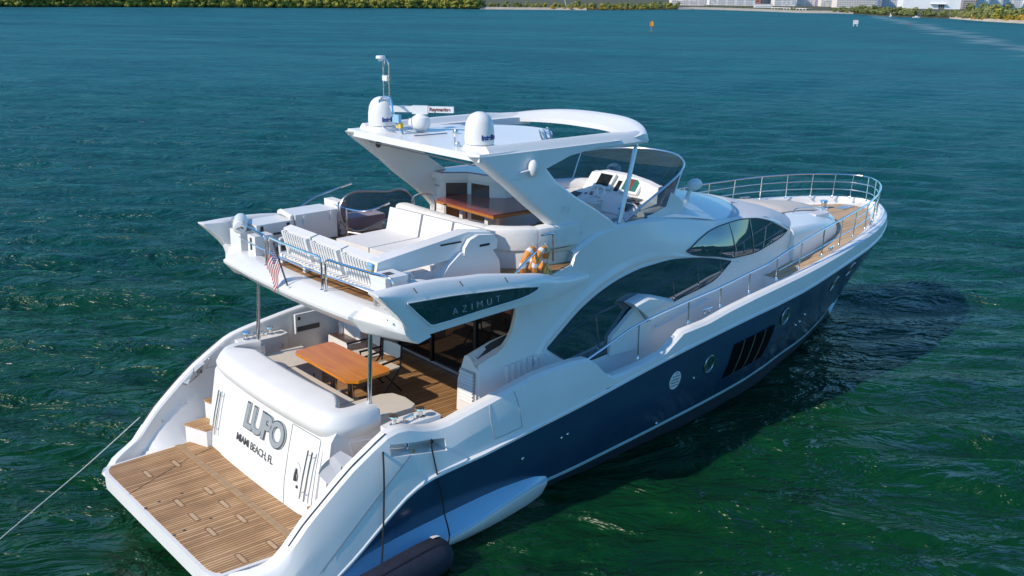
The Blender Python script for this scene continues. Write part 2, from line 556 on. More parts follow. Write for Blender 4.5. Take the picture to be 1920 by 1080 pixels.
def hull_row(x, side):
    b, zk, yc, zc = b_f(x), zk_f(x), yc_f(x), zc_f(x)
    zg = (zg_s if side < 0 else zg_pf)(x)
    s = min(1.0, b / 1.0)
    lift = 0.30 * max(0.0, 1 - x / 0.7)
    zk = max(zk, lift + 0.05)
    zc = min(max(zc, lift + 0.02), zk - 0.02)
    h = zg - zk
    if x >= 19.4:
        zst = zs_f(x)
        zc = max(zc, zst + 0.01)
        rows = [(0, zst), (0, zst), (0, zst + 0.003), (0.0, zc)]
    else:
        keel = lift if lift > 0 else -0.9 * min(1, (x - 0.6) / 0.8 + 0.02) if x < 1.3 else -0.9 if x < 17.5 else -0.9 + 0.87 * (x - 17.5) / 1.9
        zb = zc - 0.085 if lift == 0 else zc - 0.01
        zw = min(-0.12, zb - 0.05) if lift == 0 else lift
        rows = [(0, min(keel, zw)), (max(0, yc - (0.30 if x < 15 else 0.30 * max(0, (19.4 - x) / 4.4))), zw), (max(0, yc - 0.03), zb), (yc, zc)]
    for t in (0.25, 0.5, 0.75):
        rows.append((b - (b - yc) * flare(x, t), zc + (zk - zc) * t))
    d_in = 2.28 if x < 1.5 else 2.28 + (x - 1.5) * 0.14 if x < 3.3 else b - 0.45
    hi = min(0.36, 0.75 * h)
    lo = min(0.17, 0.40 * h)
    lg = 0.012 + 0.05 * max(0.0, 1 - abs(x - 4.2) / 1.5)
    rows += [(b, zk), (b + lg * s, zk + min(0.012, h * 0.1)), (b + lg * s, zk + min(0.05, h * 0.3)), (b - 0.006 * s, zk + min(0.075, h * 0.36))]
    if 2.59 < x < 3.64:
        zh = float(np.interp(x, [2.6, 3.63], [2.19, 2.02]))
        hi, lo = zg - (zh - 0.34), zg - (zh - 0.15)

    def out(z):
        return skin_out(x, z, b, zk, h)
    zm = zk + max(0.5 * h, min(0.11, h * .38))
    zm = min(zm, zg - hi - 0.005)
    for z in (zm, zg - hi * 0.99, zg - lo, zg - min(0.05, h * 0.2)):
        rows.append((out(z), z))
    rows.append((out(zg) - 0.055 * s, zg))
    yi = out(zg) - 0.19 * s
    rows += [(yi, zg), (yi - 0.03 * s, zg - min(0.05, h * 0.2)), (yi - 0.035 * s, zg - lo), (yi - 0.04 * s, zg - hi * 0.99)]
    zi = min(zd_f(x), zg - hi - 0.01)
    rows.append((min(d_in, yi - 0.045 * s) if b > 0.4 else max(0, yi - 0.045 * s), zi))
    return [Vector((x, side * max(0.0, y), z)) for (y, z) in rows]


xs = [0.03, 0.08, 0.15, 0.3, 0.45, 0.6, 0.75, 0.9, 1.05, 1.2, 1.35, 1.5, 1.65, 1.8, 2.0, 2.2, 2.4, 2.6, 2.62, 2.8, 3.0, 3.15, 3.3, 3.5, 3.62, 3.8, 4.0, 4.3, 4.6, 5.0, 5.5, 6.0, 6.42, 6.75, 6.95, 7.15, 7.35, 7.7, 8.2, 8.75, 9.0, 9.25, 9.6, 10, 10.7, 11.5, 12.3, 13.2, 13.3, 14, 14.6, 15.3, 16, 16.7, 17.3, 17.9, 18.5, 18.9, 19.2, 19.4, 19.6, 19.8, 19.95, 20.1, 20.2, 20.3, 20.37, 20.43, 20.47, 20.5]
hb = MB()
for side in (-1, 1):
    rows = [hull_row(x, side) for x in xs]
    def hmi(i, j):
        if xs[i] < 0.85: return 0
        if j <= 1: return 3
        if j == 2: return 2
        if j <= 6: return 1
        return 0
    def hskip(i, j, side=side):
        # the fairlead opening under the bulwark cap
        return 2.61 < xs[i] < 3.6 and j in (12, 18)
    hb.loft(rows, rowmi=hmi, skip=hskip)
    # edges of the opening between outer and inner skins
    ii = [i for i, x in enumerate(xs) if 2.61 < x < 3.63]
    for j0, j1 in ((12, 19), (13, 18)):
        hb.loft([[rows[i][j0], rows[i][j1]] for i in ii])
    for i in (ii[0], ii[-1]):
        hb.loft([[rows[i][12], rows[i][19]], [rows[i][13], rows[i][18]]])
# stern closure
ra, rb_ = hull_row(xs[0], -1), hull_row(xs[0], 1)
ring = ra[::-1] + rb_[1:]
vsn = [hb.bm.verts.new(p) for p in ring]
fcl = hb.bm.faces.new(vsn)
fcl.material_index = 3  # dark antifouling here stands in for shadowed water below the platform
bmesh.ops.triangulate(hb.bm, faces=[fcl])
hull = hb.obj('hull', [white, navy, boot, antifoul], yacht, ang=32)

# spray ledges on both quarters
zt_f = itp([(0.1, 0.16), (1.46, 0.27), (2.4, 0.37), (3.6, 0.50), (4.8, 0.60), (5.5, 0.56), (6.0, 0.42)])
for side in (-1, 1):
    m = MB()
    rows = []
    for x in [0.9, 1.2, 1.6, 2.0, 2.5, 3.0, 3.5, 4.0, 4.4, 4.8, 5.1, 5.4, 5.65, 5.85, 6.0]:
        zt = zt_f(x)
        yi = hull_y(x, zt + 0.02) - 0.06
        f = min(1.0, 0.1 + (x - 0.9) / 0.5) if x < 3.9 else max(0.0, 1 - ((x - 3.9) / 2.1) ** 1.6)
        zr = zt - (0.04 + 0.20 * min(1, x / 2.5)) * (0.35 + 0.65 * f)
        yo = hull_y(x, zr) + 0.04 + (3.10 - hull_y(x, zr)) * f if x < 6 else yi + 0.05
        yo = max(yo, yi + 0.05)
        rows.append([Vector((x, side * yi, zt)), Vector((x, side * (yi + (yo - yi) * 0.5), zt * 0.55 + zr * 0.45)), Vector((x, side * (yo - 0.03), zr + 0.015)), Vector((x, side * yo, zr - 0.03)),
                     Vector((x, side * (yo - 0.02), zr - 0.12)), Vector((x, side * (yo - 0.12), min(zr - 0.2, 0.02))), Vector((x, side * (yi - 0.25), -0.25))])
    m.loft(rows, rowmi=lambda i, j: 0 if j < 3 else 1)
    m.obj('spray_ledge', [ledge_m, white], yacht, ang=50)

# rub strip above the blue on the quarter (bright line) is modelled in the hull; fittings on the blue side
def hull_pt(x, z, off=0.0, side=-1):
    return Vector((x, side * (hull_y(x, z) + off), z))


def hull_frame(x, z, side=-1):
    p = hull_pt(x, z, 0, side)
    tx = (hull_pt(x + 0.05, z, 0, side) - hull_pt(x - 0.05, z, 0, side)).normalized()
    tz = (hull_pt(x, z + 0.05, 0, side) - hull_pt(x, z - 0.05, 0, side)).normalized()
    n = tx.cross(tz) * 1.0
    if n.y * side < 0:
        n = -n
    tz = n.cross(tx).normalized()
    if tz.z < 0:
        tz = -tz
    M = Matrix.Identity(4)
    for i in range(3):
        M[i][0], M[i][1], M[i][2], M[i][3] = tx[i], tz[i], n[i], p[i]
    return M


PORTS = [(10.15, 1.56), (12.7, 2.02), (15.2, 2.20), (16.1, 2.36)]
for side in (-1, 1):
    for (x, z) in PORTS:
        M = hull_frame(x, z, side)
        def el(r, rz, n=24):
            return [(r * math.cos(2 * math.pi * k / n), rz * math.sin(2 * math.pi * k / n)) for k in range(n)]
        m = MB()
        m.tube([M @ Vector((a, b, 0.008)) for a, b in el(0.15, 0.19)], 0.013, 6, closed=True)
        fr = m.obj('porthole', steel_dull, yacht)
        m = MB()
        m.prism(el(0.145, 0.185), 'z', -0.02, 0.006, M=M)
        m.obj('pane', black_glass, fr)
    # engine-room air intake: four dark panels
    for k in range(4):
        m = MB()
        xa = 10.90 + k * 0.368
        xb = xa + 0.325
        def zz(x, t):
            return 0.99 + (x - 10.9) * 0.082 + 0.81 * t
        m.loft([[hull_pt(xa + (xb - xa) * q, zz(xa + (xb - xa) * q, t), 0.012, side) for q in (0, 0.5, 1)] for t in np.linspace(0, 1, 6)])
        for t in np.linspace(0.05, 0.95, 11):
            m.tube([hull_pt(xa + 0.015, zz(xa, t), 0.02, side), hull_pt(xb - 0.015, zz(xb, t), 0.02, side)], 0.008, 4)
        m.obj('air_intake_grille', intake_black, yacht)
    for k in range(3):
        m = MB()
        xa = 10.90 + (k + 1) * 0.368 - 0.0215
        m.tube([hull_pt(xa, 0.99 + (xa - 10.9) * 0.082 + 0.81 * t, 0.016, side) for t in np.linspace(0, 1, 6)], 0.012, 4)
        m.obj('grille_bar', steel_dull, yacht)
    # round louvred vent
    M = hull_frame(9.1, 1.48, side)
    m = MB()
    m.tube([M @ Vector((0.15 * math.cos(a), 0.185 * math.sin(a), 0.006)) for a in [2 * math.pi * k / 24 for k in range(24)]], 0.012, 6, closed=True)
    for k in range(-2, 3):
        w = 0.148 * math.sqrt(max(0, 1 - (k * 0.068 / 0.185) ** 2))
        m.prism([(-w, k * 0.068 - 0.024), (w, k * 0.068 - 0.024), (w * .96, k * 0.068 + 0.014), (-w * .96, k * 0.068 + 0.014)], 'z', 0.0, 0.02, M=M)
    m.obj('louvred_vent', plastic_w, yacht)
    for (x, z) in [(5.21, 1.05), (6.1, 1.17), (6.24, 1.2), (9.74, 1.35), (13.8, 1.58), (13.6, 1.55), (13.9, 1.74), (9.0, 0.5)]:
        M = hull_frame(x, z, side)
        m = MB()
        m.lathe([(0, 0.02), (0.022, 0.02), (0.032, 0.0)], (0, 0, 0), 10, M=None)
        bmesh.ops.transform(m.bm, matrix=M, verts=m.bm.verts)
        m.obj('drain_fitting', chrome, yacht)

# seams moulded into the topsides
def skin_y(x, z, side=-1):
    r = hull_row(x, side)[7:16]
    for a, b_ in zip(r[:-1], r[1:]):
        if a.z <= z <= b_.z:
            t = (z - a.z) / max(1e-6, b_.z - a.z)
            return abs(a.y) + (abs(b_.y) - abs(a.y)) * t
    return abs(r[-1].y)
for side in (-1, 1):
    m = MB()
    hp = [(4.52, 2.20), (4.50, 1.95), (4.56, 1.66), (4.60, 1.62), (5.10, 1.66), (5.14, 1.70), (5.08, 2.1), (5.02, 2.30)]
    m.tube([(x, side * (skin_y(x, z, side) + 0.001), z) for x, z in [(p.x, p.y) for p in smooth_path([(a, b_, 0) for a, b_ in hp], 4)]], 0.008, 5)
    m.obj('hatch_seam', grey_m, yacht)
    m = MB()
    cp_ = smooth_path([(2.95, 1.80, 0), (2.5, 1.45, 0), (1.85, 0.90, 0), (1.3, 0.42, 0)], 6)
    m.tube([(p.x, side * (skin_y(p.x, p.y, side) + 0.001), p.y) for p in cp_], 0.005, 4)
    m.obj('moulding_seam', brown_door, yacht)

def inner_y(x, z, side):
    r = hull_row(x, side)[-5:]
    for a, b_ in zip(r[:-1], r[1:]):
        if b_.z <= z <= a.z:
            t = (z - a.z) / min(-1e-6, b_.z - a.z)
            return abs(a.y) + (abs(b_.y) - abs(a.y)) * t
    return abs(r[-1].y)
for side in (-1, 1):
    m = MB()
    pts = []
    for x in np.linspace(0.95, 2.62, 22):
        r = hull_row(x, side)
        pts.append(r[-6] + Vector((0, 0, 0.008)))
    m.tube(pts, 0.010, 6)
    m.obj('edge_strip', dark_grey, yacht)
    # inside of the quarter: service recess, locker door, courtesy light
    m = MB()
    rows = []
    for x in np.linspace(1.72, 2.14, 8):
        c, hh = 1.70 + (x - 1.93) * 0.55, 0.15 * math.sqrt(max(0.02, 1 - ((x - 1.93) / 0.22) ** 4))
        rows.append([Vector((x, side * (inner_y(x, c + hh * q, side) - 0.006), c + hh * q)) for q in (-1, -0.4, 0.4, 1)])
    m.loft(rows)
    rec = m.obj('service_recess', grey_m, yacht)
    m = MB()
    m.tube([(1.96, side * (inner_y(1.96, 1.62, side) - 0.03), 1.62), (1.97, side * (inner_y(1.97, 1.78, side) - 0.03), 1.78)], 0.022, 6)
    m.ball((1.97, side * (inner_y(1.97, 1.80, side) - 0.03), 1.80), 0.035, 8)
    m.obj('shower_handle', dark_grey, rec)
    m = MB()
    loop = [(2.2, 1.72), (2.22, 2.02), (2.50, 2.08), (2.52, 1.74)]
    m.tube([(x, side * (inner_y(x, z, side) - 0.002), z) for x, z in loop], 0.006, 4, closed=True)
    m.obj('door_seam', grey_m, yacht)
    for x, z, r_ in ((2.28, 1.88, 0.028), (1.72, 1.16, 0.022), (1.28, 0.92, 0.032)):
        m = MB()
        m.ball((x, side * (inner_y(x, z, side)), z), (r_, 0.014, r_), 12)
        m.obj('courtesy_light', steel_dull, yacht)

# ---------------------------------------------------------------- swim platform
m = MB()
plat = [(-0.02, 1.95), (0.02, 2.12), (0.12, 2.24), (1.6, 2.30), (1.95, 2.28), (1.95, -2.28), (1.6, -2.30), (0.12, -2.24), (0.02, -2.12), (-0.02, -1.95)]
m.prism(plat, 'z', 0.22, 0.50, bev=0.035, seg=3)
swim = m.obj('swim_platform', white, yacht)
m = MB()
m.prism([(0.04, 1.93), (0.08, 2.07), (0.16, 2.17), (1.34, 2.235), (1.34, -2.235), (0.16, -2.17), (0.08, -2.07), (0.04, -1.93)], 'z', 0.49, 0.512)
m.obj('teak_panel', teak_m, swim)
m = MB()
m.prism([(1.47, 2.24), (1.47, -2.24), (1.84, -2.28), (1.84, 2.28)], 'z', 0.49, 0.516)
m.obj('teak_panel', teak_m, swim)
m = MB()
m.box(1.345, 1.405, -2.235, 2.235, 0.49, 0.53, bev=0.006)
m.box(1.41, 1.465, -2.235, 2.235, 0.49, 0.526, bev=0.006)
m.box(1.842, 1.875, -1.8, 1.8, 0.49, 0.53, bev=0.006)
m.obj('teak_border', teak_trim, swim)
def pill(cx_, cy_, lx=0.09, ly=0.17, n=8):
    pts = []
    for k in range(n + 1):
        a = math.pi * k / n
        pts.append((cx_ + lx * math.cos(a), cy_ + (ly - lx) + lx * math.sin(a)))
    for k in range(n + 1):
        a = math.pi + math.pi * k / n
        pts.append((cx_ + lx * math.cos(a), cy_ - (ly - lx) + lx * math.sin(a)))
    return pts
PADS = []
for (px, py) in [(0.53, 1.48), (1.07, 1.56), (1.08, 0.26), (0.53, 0.17), (1.08, -0.33), (0.53, -0.41), (1.08, -0.93), (0.54, -1.01), (1.08, -1.95), (0.55, -2.0)]:
    m = MB()
    ring = pill(px, py, 0.045, 0.17)
    m.tube([(a, b_, 0.511) for a, b_ in ring], 0.006, 5, closed=True, mi=1)
    m.prism(pill(px, py, 0.030, 0.135), 'z', 0.505, 0.517)
    m.obj('chock_inlay', [teak_pale, teak_seam], swim)
m = MB()
for (px, py) in [(0.65, 0.45), (0.0, 0.34), (0.19, -0.71), (0.01, -0.75), (0.66, -0.62), (0.25, 0.42)]:
    m.lathe([(0, 0.004), (0.025, 0.004), (0.03, 0)], (px + 0.05, py, 0.512), 10)
m.obj('deck_fitting', dark_grey, swim)
m = MB()
m.tube([(0.02, 0.97, 0.513), (1.34, 1.62, 0.513)], 0.006, 4)
m.tube([(1.47, 1.66, 0.517), (1.84, 1.74, 0.517)], 0.006, 4)
m.obj('hatch_seam', black_m, swim)

# ---------------------------------------------------------------- transom block (garage door) and aft coaming
TW = 1.82
m = MB()
rows = []
for y in np.linspace(-TW, TW, 13):
    bow = 0.05 * (1 - (y / TW) ** 2)
    rows.append([Vector((1.86 - bow, y, 0.50)), Vector((1.90 - bow, y, 0.9)), Vector((2.0 - bow, y, 1.4)), Vector((2.10 - bow, y, 1.80)), Vector((2.13 - bow, y, 1.95)), Vector((2.75, y, 1.95)), Vector((2.75, y, 0.50))])
m.loft(rows, close=True, cap=True)
transom = m.obj('transom', white, yacht)
# garage door seam and side hatch seams
def tx(z):
    return float(np.interp(z, [0.5, 0.9, 1.4, 1.8, 1.95], [1.86, 1.90, 2.0, 2.10, 2.13]))
def tp(y, z, off=0.0):
    return Vector((tx(z) - 0.05 * (1 - (y / TW) ** 2) - off, y, z))
m = MB()
m.tube([tp(-0.92, z, 0.001) for z in np.linspace(0.52, 1.85, 8)], 0.006, 5)
m.tube([tp(y, 1.86, 0.001) for y in np.linspace(-0.92, -1.72, 6)], 0.006, 5)
m.tube([tp(-1.74, z, 0.001) for z in np.linspace(0.52, 1.86, 8)], 0.006, 5)
m.obj('door_seam', dark_grey, transom)
for (y0, y1) in ((1.72, 1.78), (-1.60, -1.60)):
    for dx in ((0.0,), (0.0,)):
        pass
for yb, yt in ((1.66, 1.60), (1.56, 1.50), (-1.50, -1.56), (-1.62, -1.68)):
    m = MB()
    pts = [tp(yb, 0.85, 0.07), tp((yb + yt) / 2, 1.25, 0.07), tp(yt, 1.66, 0.07)]
    m.tube(pts, 0.016, 8)
    for f in (0.12, 0.88):
        z = 0.85 + 0.81 * f
        y = yb + (yt - yb) * f
        m.tube([tp(y, z, 0.0), tp(y, z, 0.07)], 0.012, 6)
    m.obj('grab_rail', chrome, transom)
m = MB()
m.ball(tp(-1.22, 1.18, -0.01), (0.03, 0.14, 0.17), 16)
sh = m.obj('shower_recess', white2, transom)
m = MB()
m.tube([tp(-1.27, 1.25, 0.03), tp(-1.27, 1.15, 0.05), tp(-1.27, 1.05, 0.03)], 0.02, 6)
m.tube([tp(-1.23, 1.12, 0.03), tp(-1.23, 1.04, 0.03)], 0.014, 6)
m.obj('shower_head', dark_grey, sh)
m = MB()
m.lathe([(0, 0.02), (0.022, 0.02), (0.03, 0)], (0, 0, 0), 10, M=Matrix.Rotation(-math.pi / 2, 4, 'Y'))
bmesh.ops.translate(m.bm, vec=tp(-1.3, 0.95, 0), verts=m.bm.verts)
m.obj('latch', dark_grey, transom)
# the yacht's name and port in metal letters
nrm = Vector((-1, 0, 0.18)).normalized()
upv = Vector((0.23, 0, 1)).normalized()
lettering('name_backing', 'LUPO', 0.60, tp(0.60, 1.36, 0.020), (0, -1, 0), upv, silver, transom, extrude=0.006, spacing=0.84, bold=0.034, shear=0.12)
lettering('name_letters', 'LUPO', 0.58, tp(0.59, 1.366, 0.029), (0, -1, 0), upv, letter_face, transom, extrude=0.005, spacing=0.86, bold=0.018, shear=0.12)
lettering('port_letters', 'MIAMI BEACH, FL', 0.185, tp(0.80, 1.03, 0.012), (0, -1, 0), upv, dark_grey, transom, extrude=0.006, spacing=0.92, bold=0.001)

# aft coaming: rounded overhanging lip across the transom, returning forward at both ends
m = MB()
path = [(2.98, 2.02), (2.75, 2.06), (2.45, 2.05), (2.22, 1.93), (2.10, 1.70), (2.05, 1.2), (2.02, 0.6), (2.01, 0.0), (2.02, -0.6), (2.05, -1.2), (2.10, -1.70), (2.22, -1.93), (2.45, -2.05), (2.75, -2.06), (2.98, -2.02)]
pp = smooth_path([(a, b_, 0) for a, b_ in path], 4)
rows = []
for i, p in enumerate(pp):
    t = (pp[min(i + 1, len(pp) - 1)] - pp[max(i - 1, 0)]).normalized()
    n = Vector((-t.y, t.x, 0))            # points forward / inboard
    if n.dot(Vector((2.9, 0, 0)) - p) < 0:
        n = -n
    e = 1.0 if 2 < i < len(pp) - 3 else 0.85
    prof = [(0.10, 1.86), (0.02, 1.90), (-0.06, 2.02), (-0.07, 2.12), (0.0, 2.24), (0.12, 2.31), (0.32, 2.34), (0.50, 2.37), (0.58, 2.35), (0.63, 2.26), (0.64, 1.9)]
    sc = 1.0 if abs(p.y) < 1.4 else max(0.42, 1 - (abs(p.y) - 1.4) * 1.0)
    rows.append([p + n * (o * (sc if o > 0 else 1)) + Vector((0, 0, z if o <= 0.12 else z - (1 - sc) * 0.06)) for o, z in prof])
m.loft(rows, cap=True)
m.obj('aft_coaming', white2, yacht, ang=60)
# side cheeks of the transom block (under the coaming ends)
for side in (-1, 1):
    m = MB()
    cheek = [(1.87, 0.5), (3.02, 0.5), (3.02, 2.22), (2.3, 2.15), (2.12, 1.9)]
    m.prism(cheek, 'y', side * 1.80, side * 2.02, bev=0.02)
    m.obj('transom_cheek', white2, yacht)
# chrome poles up to the flybridge
for side in (-1, 1):
    m = MB()
    m.tube([(2.92, side * 1.87, 2.2), (3.0, side * 1.84, 3.62)], 0.035, 14)
    m.lathe([(0.07, 0), (0.07, 0.02), (0.04, 0.04)], (2.92, side * 1.87, 2.27), 14)
    m.obj('support_pole', chrome, yacht)

# ---------------------------------------------------------------- boarding steps on both quarters
def step(name, pts, z0, z1, side):
    m = MB()
    m.prism([(x, side * y) for x, y in pts], 'z', z0, z1 - 0.03, bev=0.012)
    s = m.obj(name, white2, yacht)
    m = MB()
    m.prism([(x - 0.02, side * y) for x, y in pts], 'z', z1 - 0.032, z1, bev=0.008)
    m.obj('tread', teak_m, s)
for side in (-1, 1):
    step('boarding_step', [(1.60, 2.33), (1.78, 1.82), (2.35, 1.82), (2.35, 2.40)], 0.45, 0.86, side)
    step('boarding_step', [(2.02, 2.36), (2.12, 1.82), (2.65, 1.82), (2.65, 2.46)], 0.7, 1.22, side)
    step('boarding_step', [(2.45, 2.42), (2.50, 1.82), (3.2, 1.82), (3.2, 2.5)], 1.0, 1.55, side)

# ---------------------------------------------------------------- cockpit
m = MB()
m.prism([(2.7, 1.95), (2.7, -1.95), (3.1, -2.6), (5.95, -2.62), (5.95, 2.62), (3.1, 2.6)], 'z', 1.38, 1.55)
cs = m.obj('cockpit_sole', teak_fly, yacht)
# settee round the aft end
m = MB()
seat = [(2.62, 1.85), (2.62, -1.85), (3.72, -1.9), (3.86, -1.78), (3.9, -1.45), (3.84, -1.15), (3.66, -1.06), (3.28, -1.02), (3.18, -0.85), (3.18, 0.82), (3.28, 0.98), (3.75, 1.0), (3.82, 1.1), (3.82, 1.9)]
m.prism([(x - (0.03 if x > 3 else 0), y) for x, y in seat], 'z', 1.54, 1.90, bev=0.015)
cset = m.obj('cockpit_settee', white2, yacht)
m = MB()
m.prism([(2.64, -1.05), (3.66, -1.08), (3.84, -1.17), (3.9, -1.45), (3.86, -1.78), (3.72, -1.88), (2.64, -1.86)], 'z', 1.90, 2.01, bev=0.04, seg=3)
m.obj('seat_cushion', cream, cset)
m = MB()
m.prism([(2.64, -1.03), (3.17, -1.03), (3.17, 0.97), (2.64, 0.97)], 'z', 1.90, 2.01, bev=0.04, seg=3)
m.obj('seat_cushion', cream, cset)
m = MB()
m.prism([(2.64, 1.0), (3.75, 1.0), (3.82, 1.1), (3.82, 1.88), (2.64, 1.88)], 'z', 1.90, 2.01, bev=0.04, seg=3)
m.obj('seat_cushion', cream, cset)
m = MB()
m.box(3.55, 3.57, 0.985, 1.0, 1.68, 1.78)
m.obj('locker_latch', dark_grey, cset)
# mooring consoles with winches, both sides
for side in (-1, 1):
    m = MB()
    m.prism([(2.80, side * 2.60), (2.80, side * 2.36), (3.2, side * 2.26), (3.6, side * 2.26), (3.78, side * 2.34), (3.78, side * 2.60)], 'z', 1.55, 2.12 if side < 0 else 2.16, bev=0.03)
    un = m.obj('mooring_console', white2, yacht)
    zt = 2.12 if side < 0 else 2.16
    for k, x in enumerate((2.98, 3.48)):
        m = MB()
        m.lathe([(0, 0.15), (0.075, 0.15), (0.08, 0.13), (0.04, 0.10), (0.035, 0.03), (0.07, 0.01), (0.07, 0)], (x, side * 2.46, zt), 16)
        m.obj('winch', chrome, un)
    m = MB()
    m.tube([(3.14, side * 2.5, zt + 0.02), (3.14, side * 2.5, zt + 0.08), (3.34, side * 2.46, zt + 0.08), (3.34, side * 2.46, zt + 0.02)], 0.02, 8)
    m.obj('mooring_cleat', chrome, un)
    m = MB()
    m.lathe([(0, 0.012), (0.035, 0.012), (0.045, 0)], (0, 0, 0), 14, M=Matrix.Rotation(side * math.pi / 2, 4, 'X'))
    bmesh.ops.translate(m.bm, vec=(3.6, side * 2.255, 1.95), verts=m.bm.verts)
    m.obj('locker_latch', steel_dull, un)
    # fairlead posts in the bulwark opening
    for x in (3.0, 3.45):
        m = MB()
        yy = side * (b_f(x) - 0.26)
        m.tube([(x, yy, zg_s(x) - 0.45), (x, yy, zg_s(x) - 0.1)], 0.035, 10)
        m.obj('fairlead_post', chrome, yacht)
# port side locker niche with a dark opening (cockpit side lining)
m = MB()
m.box(4.05, 4.62, 2.50, 2.56, 2.02, 2.42, bev=0.02)
nic = m.obj('side_locker', white2, yacht)
m = MB()
m.box(4.08, 4.58, 2.492, 2.50, 2.06, 2.16)
m.box(4.10, 4.16, 2.488, 2.50, 2.30, 2.36)
m.obj('locker_slot', dark_grey, nic)
# stair to the flybridge, port side
m = MB()
for k in range(5):
    m.box(4.72 + k * 0.26, 5.9, 1.62, 2.42, 1.55 + k * 0.34 - (0.0 if k == 0 else 0.02), 1.55 + (k + 1) * 0.34, bev=0.012)
st = m.obj('flybridge_stair', white2, yacht)
for k in range(4):
    m = MB()
    m.box(4.74 + k * 0.26, 5.02 + k * 0.26, 1.66, 2.38, 1.55 + (k + 1) * 0.34 - 0.002, 1.55 + (k + 1) * 0.34 + 0.022, bev=0.006)
    m.obj('tread', brown_door, st)
# saloon bulkhead with sliding glass doors
m = MB()
m.box(5.86, 5.98, -2.05, 2.05, 1.52, 1.62)
m.box(5.86, 5.98, -2.05, 2.05, 3.5, 3.62)
m.box(5.86, 5.98, 1.62, 2.05, 1.62, 3.5)
bulk = m.obj('saloon_bulkhead', white2, yacht)
m = MB()
m.box(5.90, 5.92, -2.05, 1.62, 1.62, 3.5)
m.obj('door_pane', door_glass, bulk)
for y in (-0.86, 0.50, -1.9):
    m = MB()
    m.box(5.865, 5.90, y - 0.035, y + 0.035, 1.62, 3.5)
    m.obj('door_post', black_m, bulk)
m = MB()
m.box(5.83, 5.90, -2.0, 1.75, 1.55, 1.61, bev=0.01)
m.obj('door_sill', steel_dull, bulk)

# starboard and port cockpit cabinets with louvres and a recessed top
for side in (-1, 1):
    if side > 0:
        continue
    m = MB()
    sect = [(-1.54, 1.55), (-1.57, 2.12), (-1.72, 2.58), (-1.80, 2.62), (-1.88, 2.58), (-2.0, 2.47), (-2.14, 2.43), (-2.17, 1.55)]
    rows = []
    for x, lift in ((4.92, 0), (5.0, 0.02), (5.45, 0.14), (5.86, 0.20)):
        rows.append([Vector((x + (0.0 if z < 2.3 else 0.03), y, z + (lift if z > 2.3 else 0))) for y, z in sect])
    m.loft(rows, close=True, cap=True)
    cab = m.obj('cockpit_cabinet', white2, yacht, ang=40)
    m = MB()
    m.loft([[Vector((5.03, -1.83, 2.60)), Vector((5.05, -2.1, 2.475))], [Vector((5.45, -1.83, 2.75)), Vector((5.45, -2.1, 2.62))], [Vector((5.8, -1.83, 2.81)), Vector((5.8, -2.1, 2.68))]])
    m.obj('recessed_top', dark_grey, cab)
    m = MB()
    m.tube([(5.03, -1.83, 2.605), (5.05, -2.1, 2.48), (5.45, -2.1, 2.625), (5.8, -2.1, 2.685)], 0.018, 6)
    m.obj('recess_rim', plastic_w, cab)
    m = MB()
    m.box(4.905, 4.925, -2.03, -1.65, 1.77, 2.36)
    m.obj('louvre_backing', grey_m, cab)
    for k in range(9):
        m = MB()
        z = 1.80 + k * 0.062
        m.prism([(4.87, z), (4.90, z + 0.034), (4.91, z + 0.034), (4.91, z)], 'y', -2.02, -1.66)
        m.obj('louvre', plastic_w, cab)

# ================================================================== superstructure
yh_f = itp([(4.8, 2.26), (9, 2.22), (10.5, 2.18), (11.5, 2.12), (12.5, 2.04), (13.5, 1.93), (14.45, 1.78)])
za_f = itp([(4.8, 3.3), (6.2, 3.5), (7.0, 3.62), (9.0, 3.68), (10.5, 3.60), (11.3, 3.46), (12.0, 3.30), (12.7, 3.14), (13.5, 3.06), (14.45, 3.04)])
zt_f2 = itp([(5.9, 3.80), (6.4, 3.84), (6.8, 3.88), (6.98, 3.93), (7.08, 4.16), (7.25, 4.26), (7.7, 4.40), (8.5, 4.47), (9.5, 4.40), (10.5, 4.26), (11.5, 4.08), (12.0, 4.04), (12.5, 4.04), (13.0, 3.97), (13.5, 3.86), (14.0, 3.68), (14.45, 3.47)])
yt_f = itp([(5.9, 2.3), (6.5, 2.25), (7.5, 2.12), (8.5, 2.02), (9.5, 1.92), (10.5, 1.84), (11.5, 1.80), (12.5, 1.80), (13.5, 1.77), (14.45, 1.70)])
pil_f = itp([(4.87, 2.56), (5.1, 2.63), (5.30, 2.68), (5.44, 2.75), (5.56, 2.86), (5.65, 3.0), (5.73, 3.2), (5.79, 3.4), (5.85, 3.72)])


def house_rows(x):
    """(y, z) profile of the house side at x from deck to top"""
    yh = yh_f(x)
    zd = zd_f(min(x, 13.15)) - 0.05 if x > 6 else 1.5
    if x > 13.2:
        zd = zd_f(x) - 0.05
    za = za_f(x)
    zt = zt_f2(max(x, 5.9))
    yt = yt_f(max(x, 5.9))
    ya = yh - 0.10 * (za - 2.0)
    return [(yh + 0.03, zd), (yh, zd + 0.35 if x < 13.2 else zd + 0.1), (ya, za), (ya + 0.025, za + 0.05 * (zt - za) / 0.4), (ya * 0.55 + yt * 0.45 + 0.03, za * 0.5 + zt * 0.5), (yt + 0.02, zt - 0.05), (yt - 0.05, zt)]


def house_y(x, z):
    r = house_rows(x)
    for (y0, z0), (y1, z1) in zip(r[:-1], r[1:]):
        if z <= z1:
            t = max(0.0, (z - z0) / max(1e-6, z1 - z0))
            return y0 + (y1 - y0) * t
    return r[-1][0]


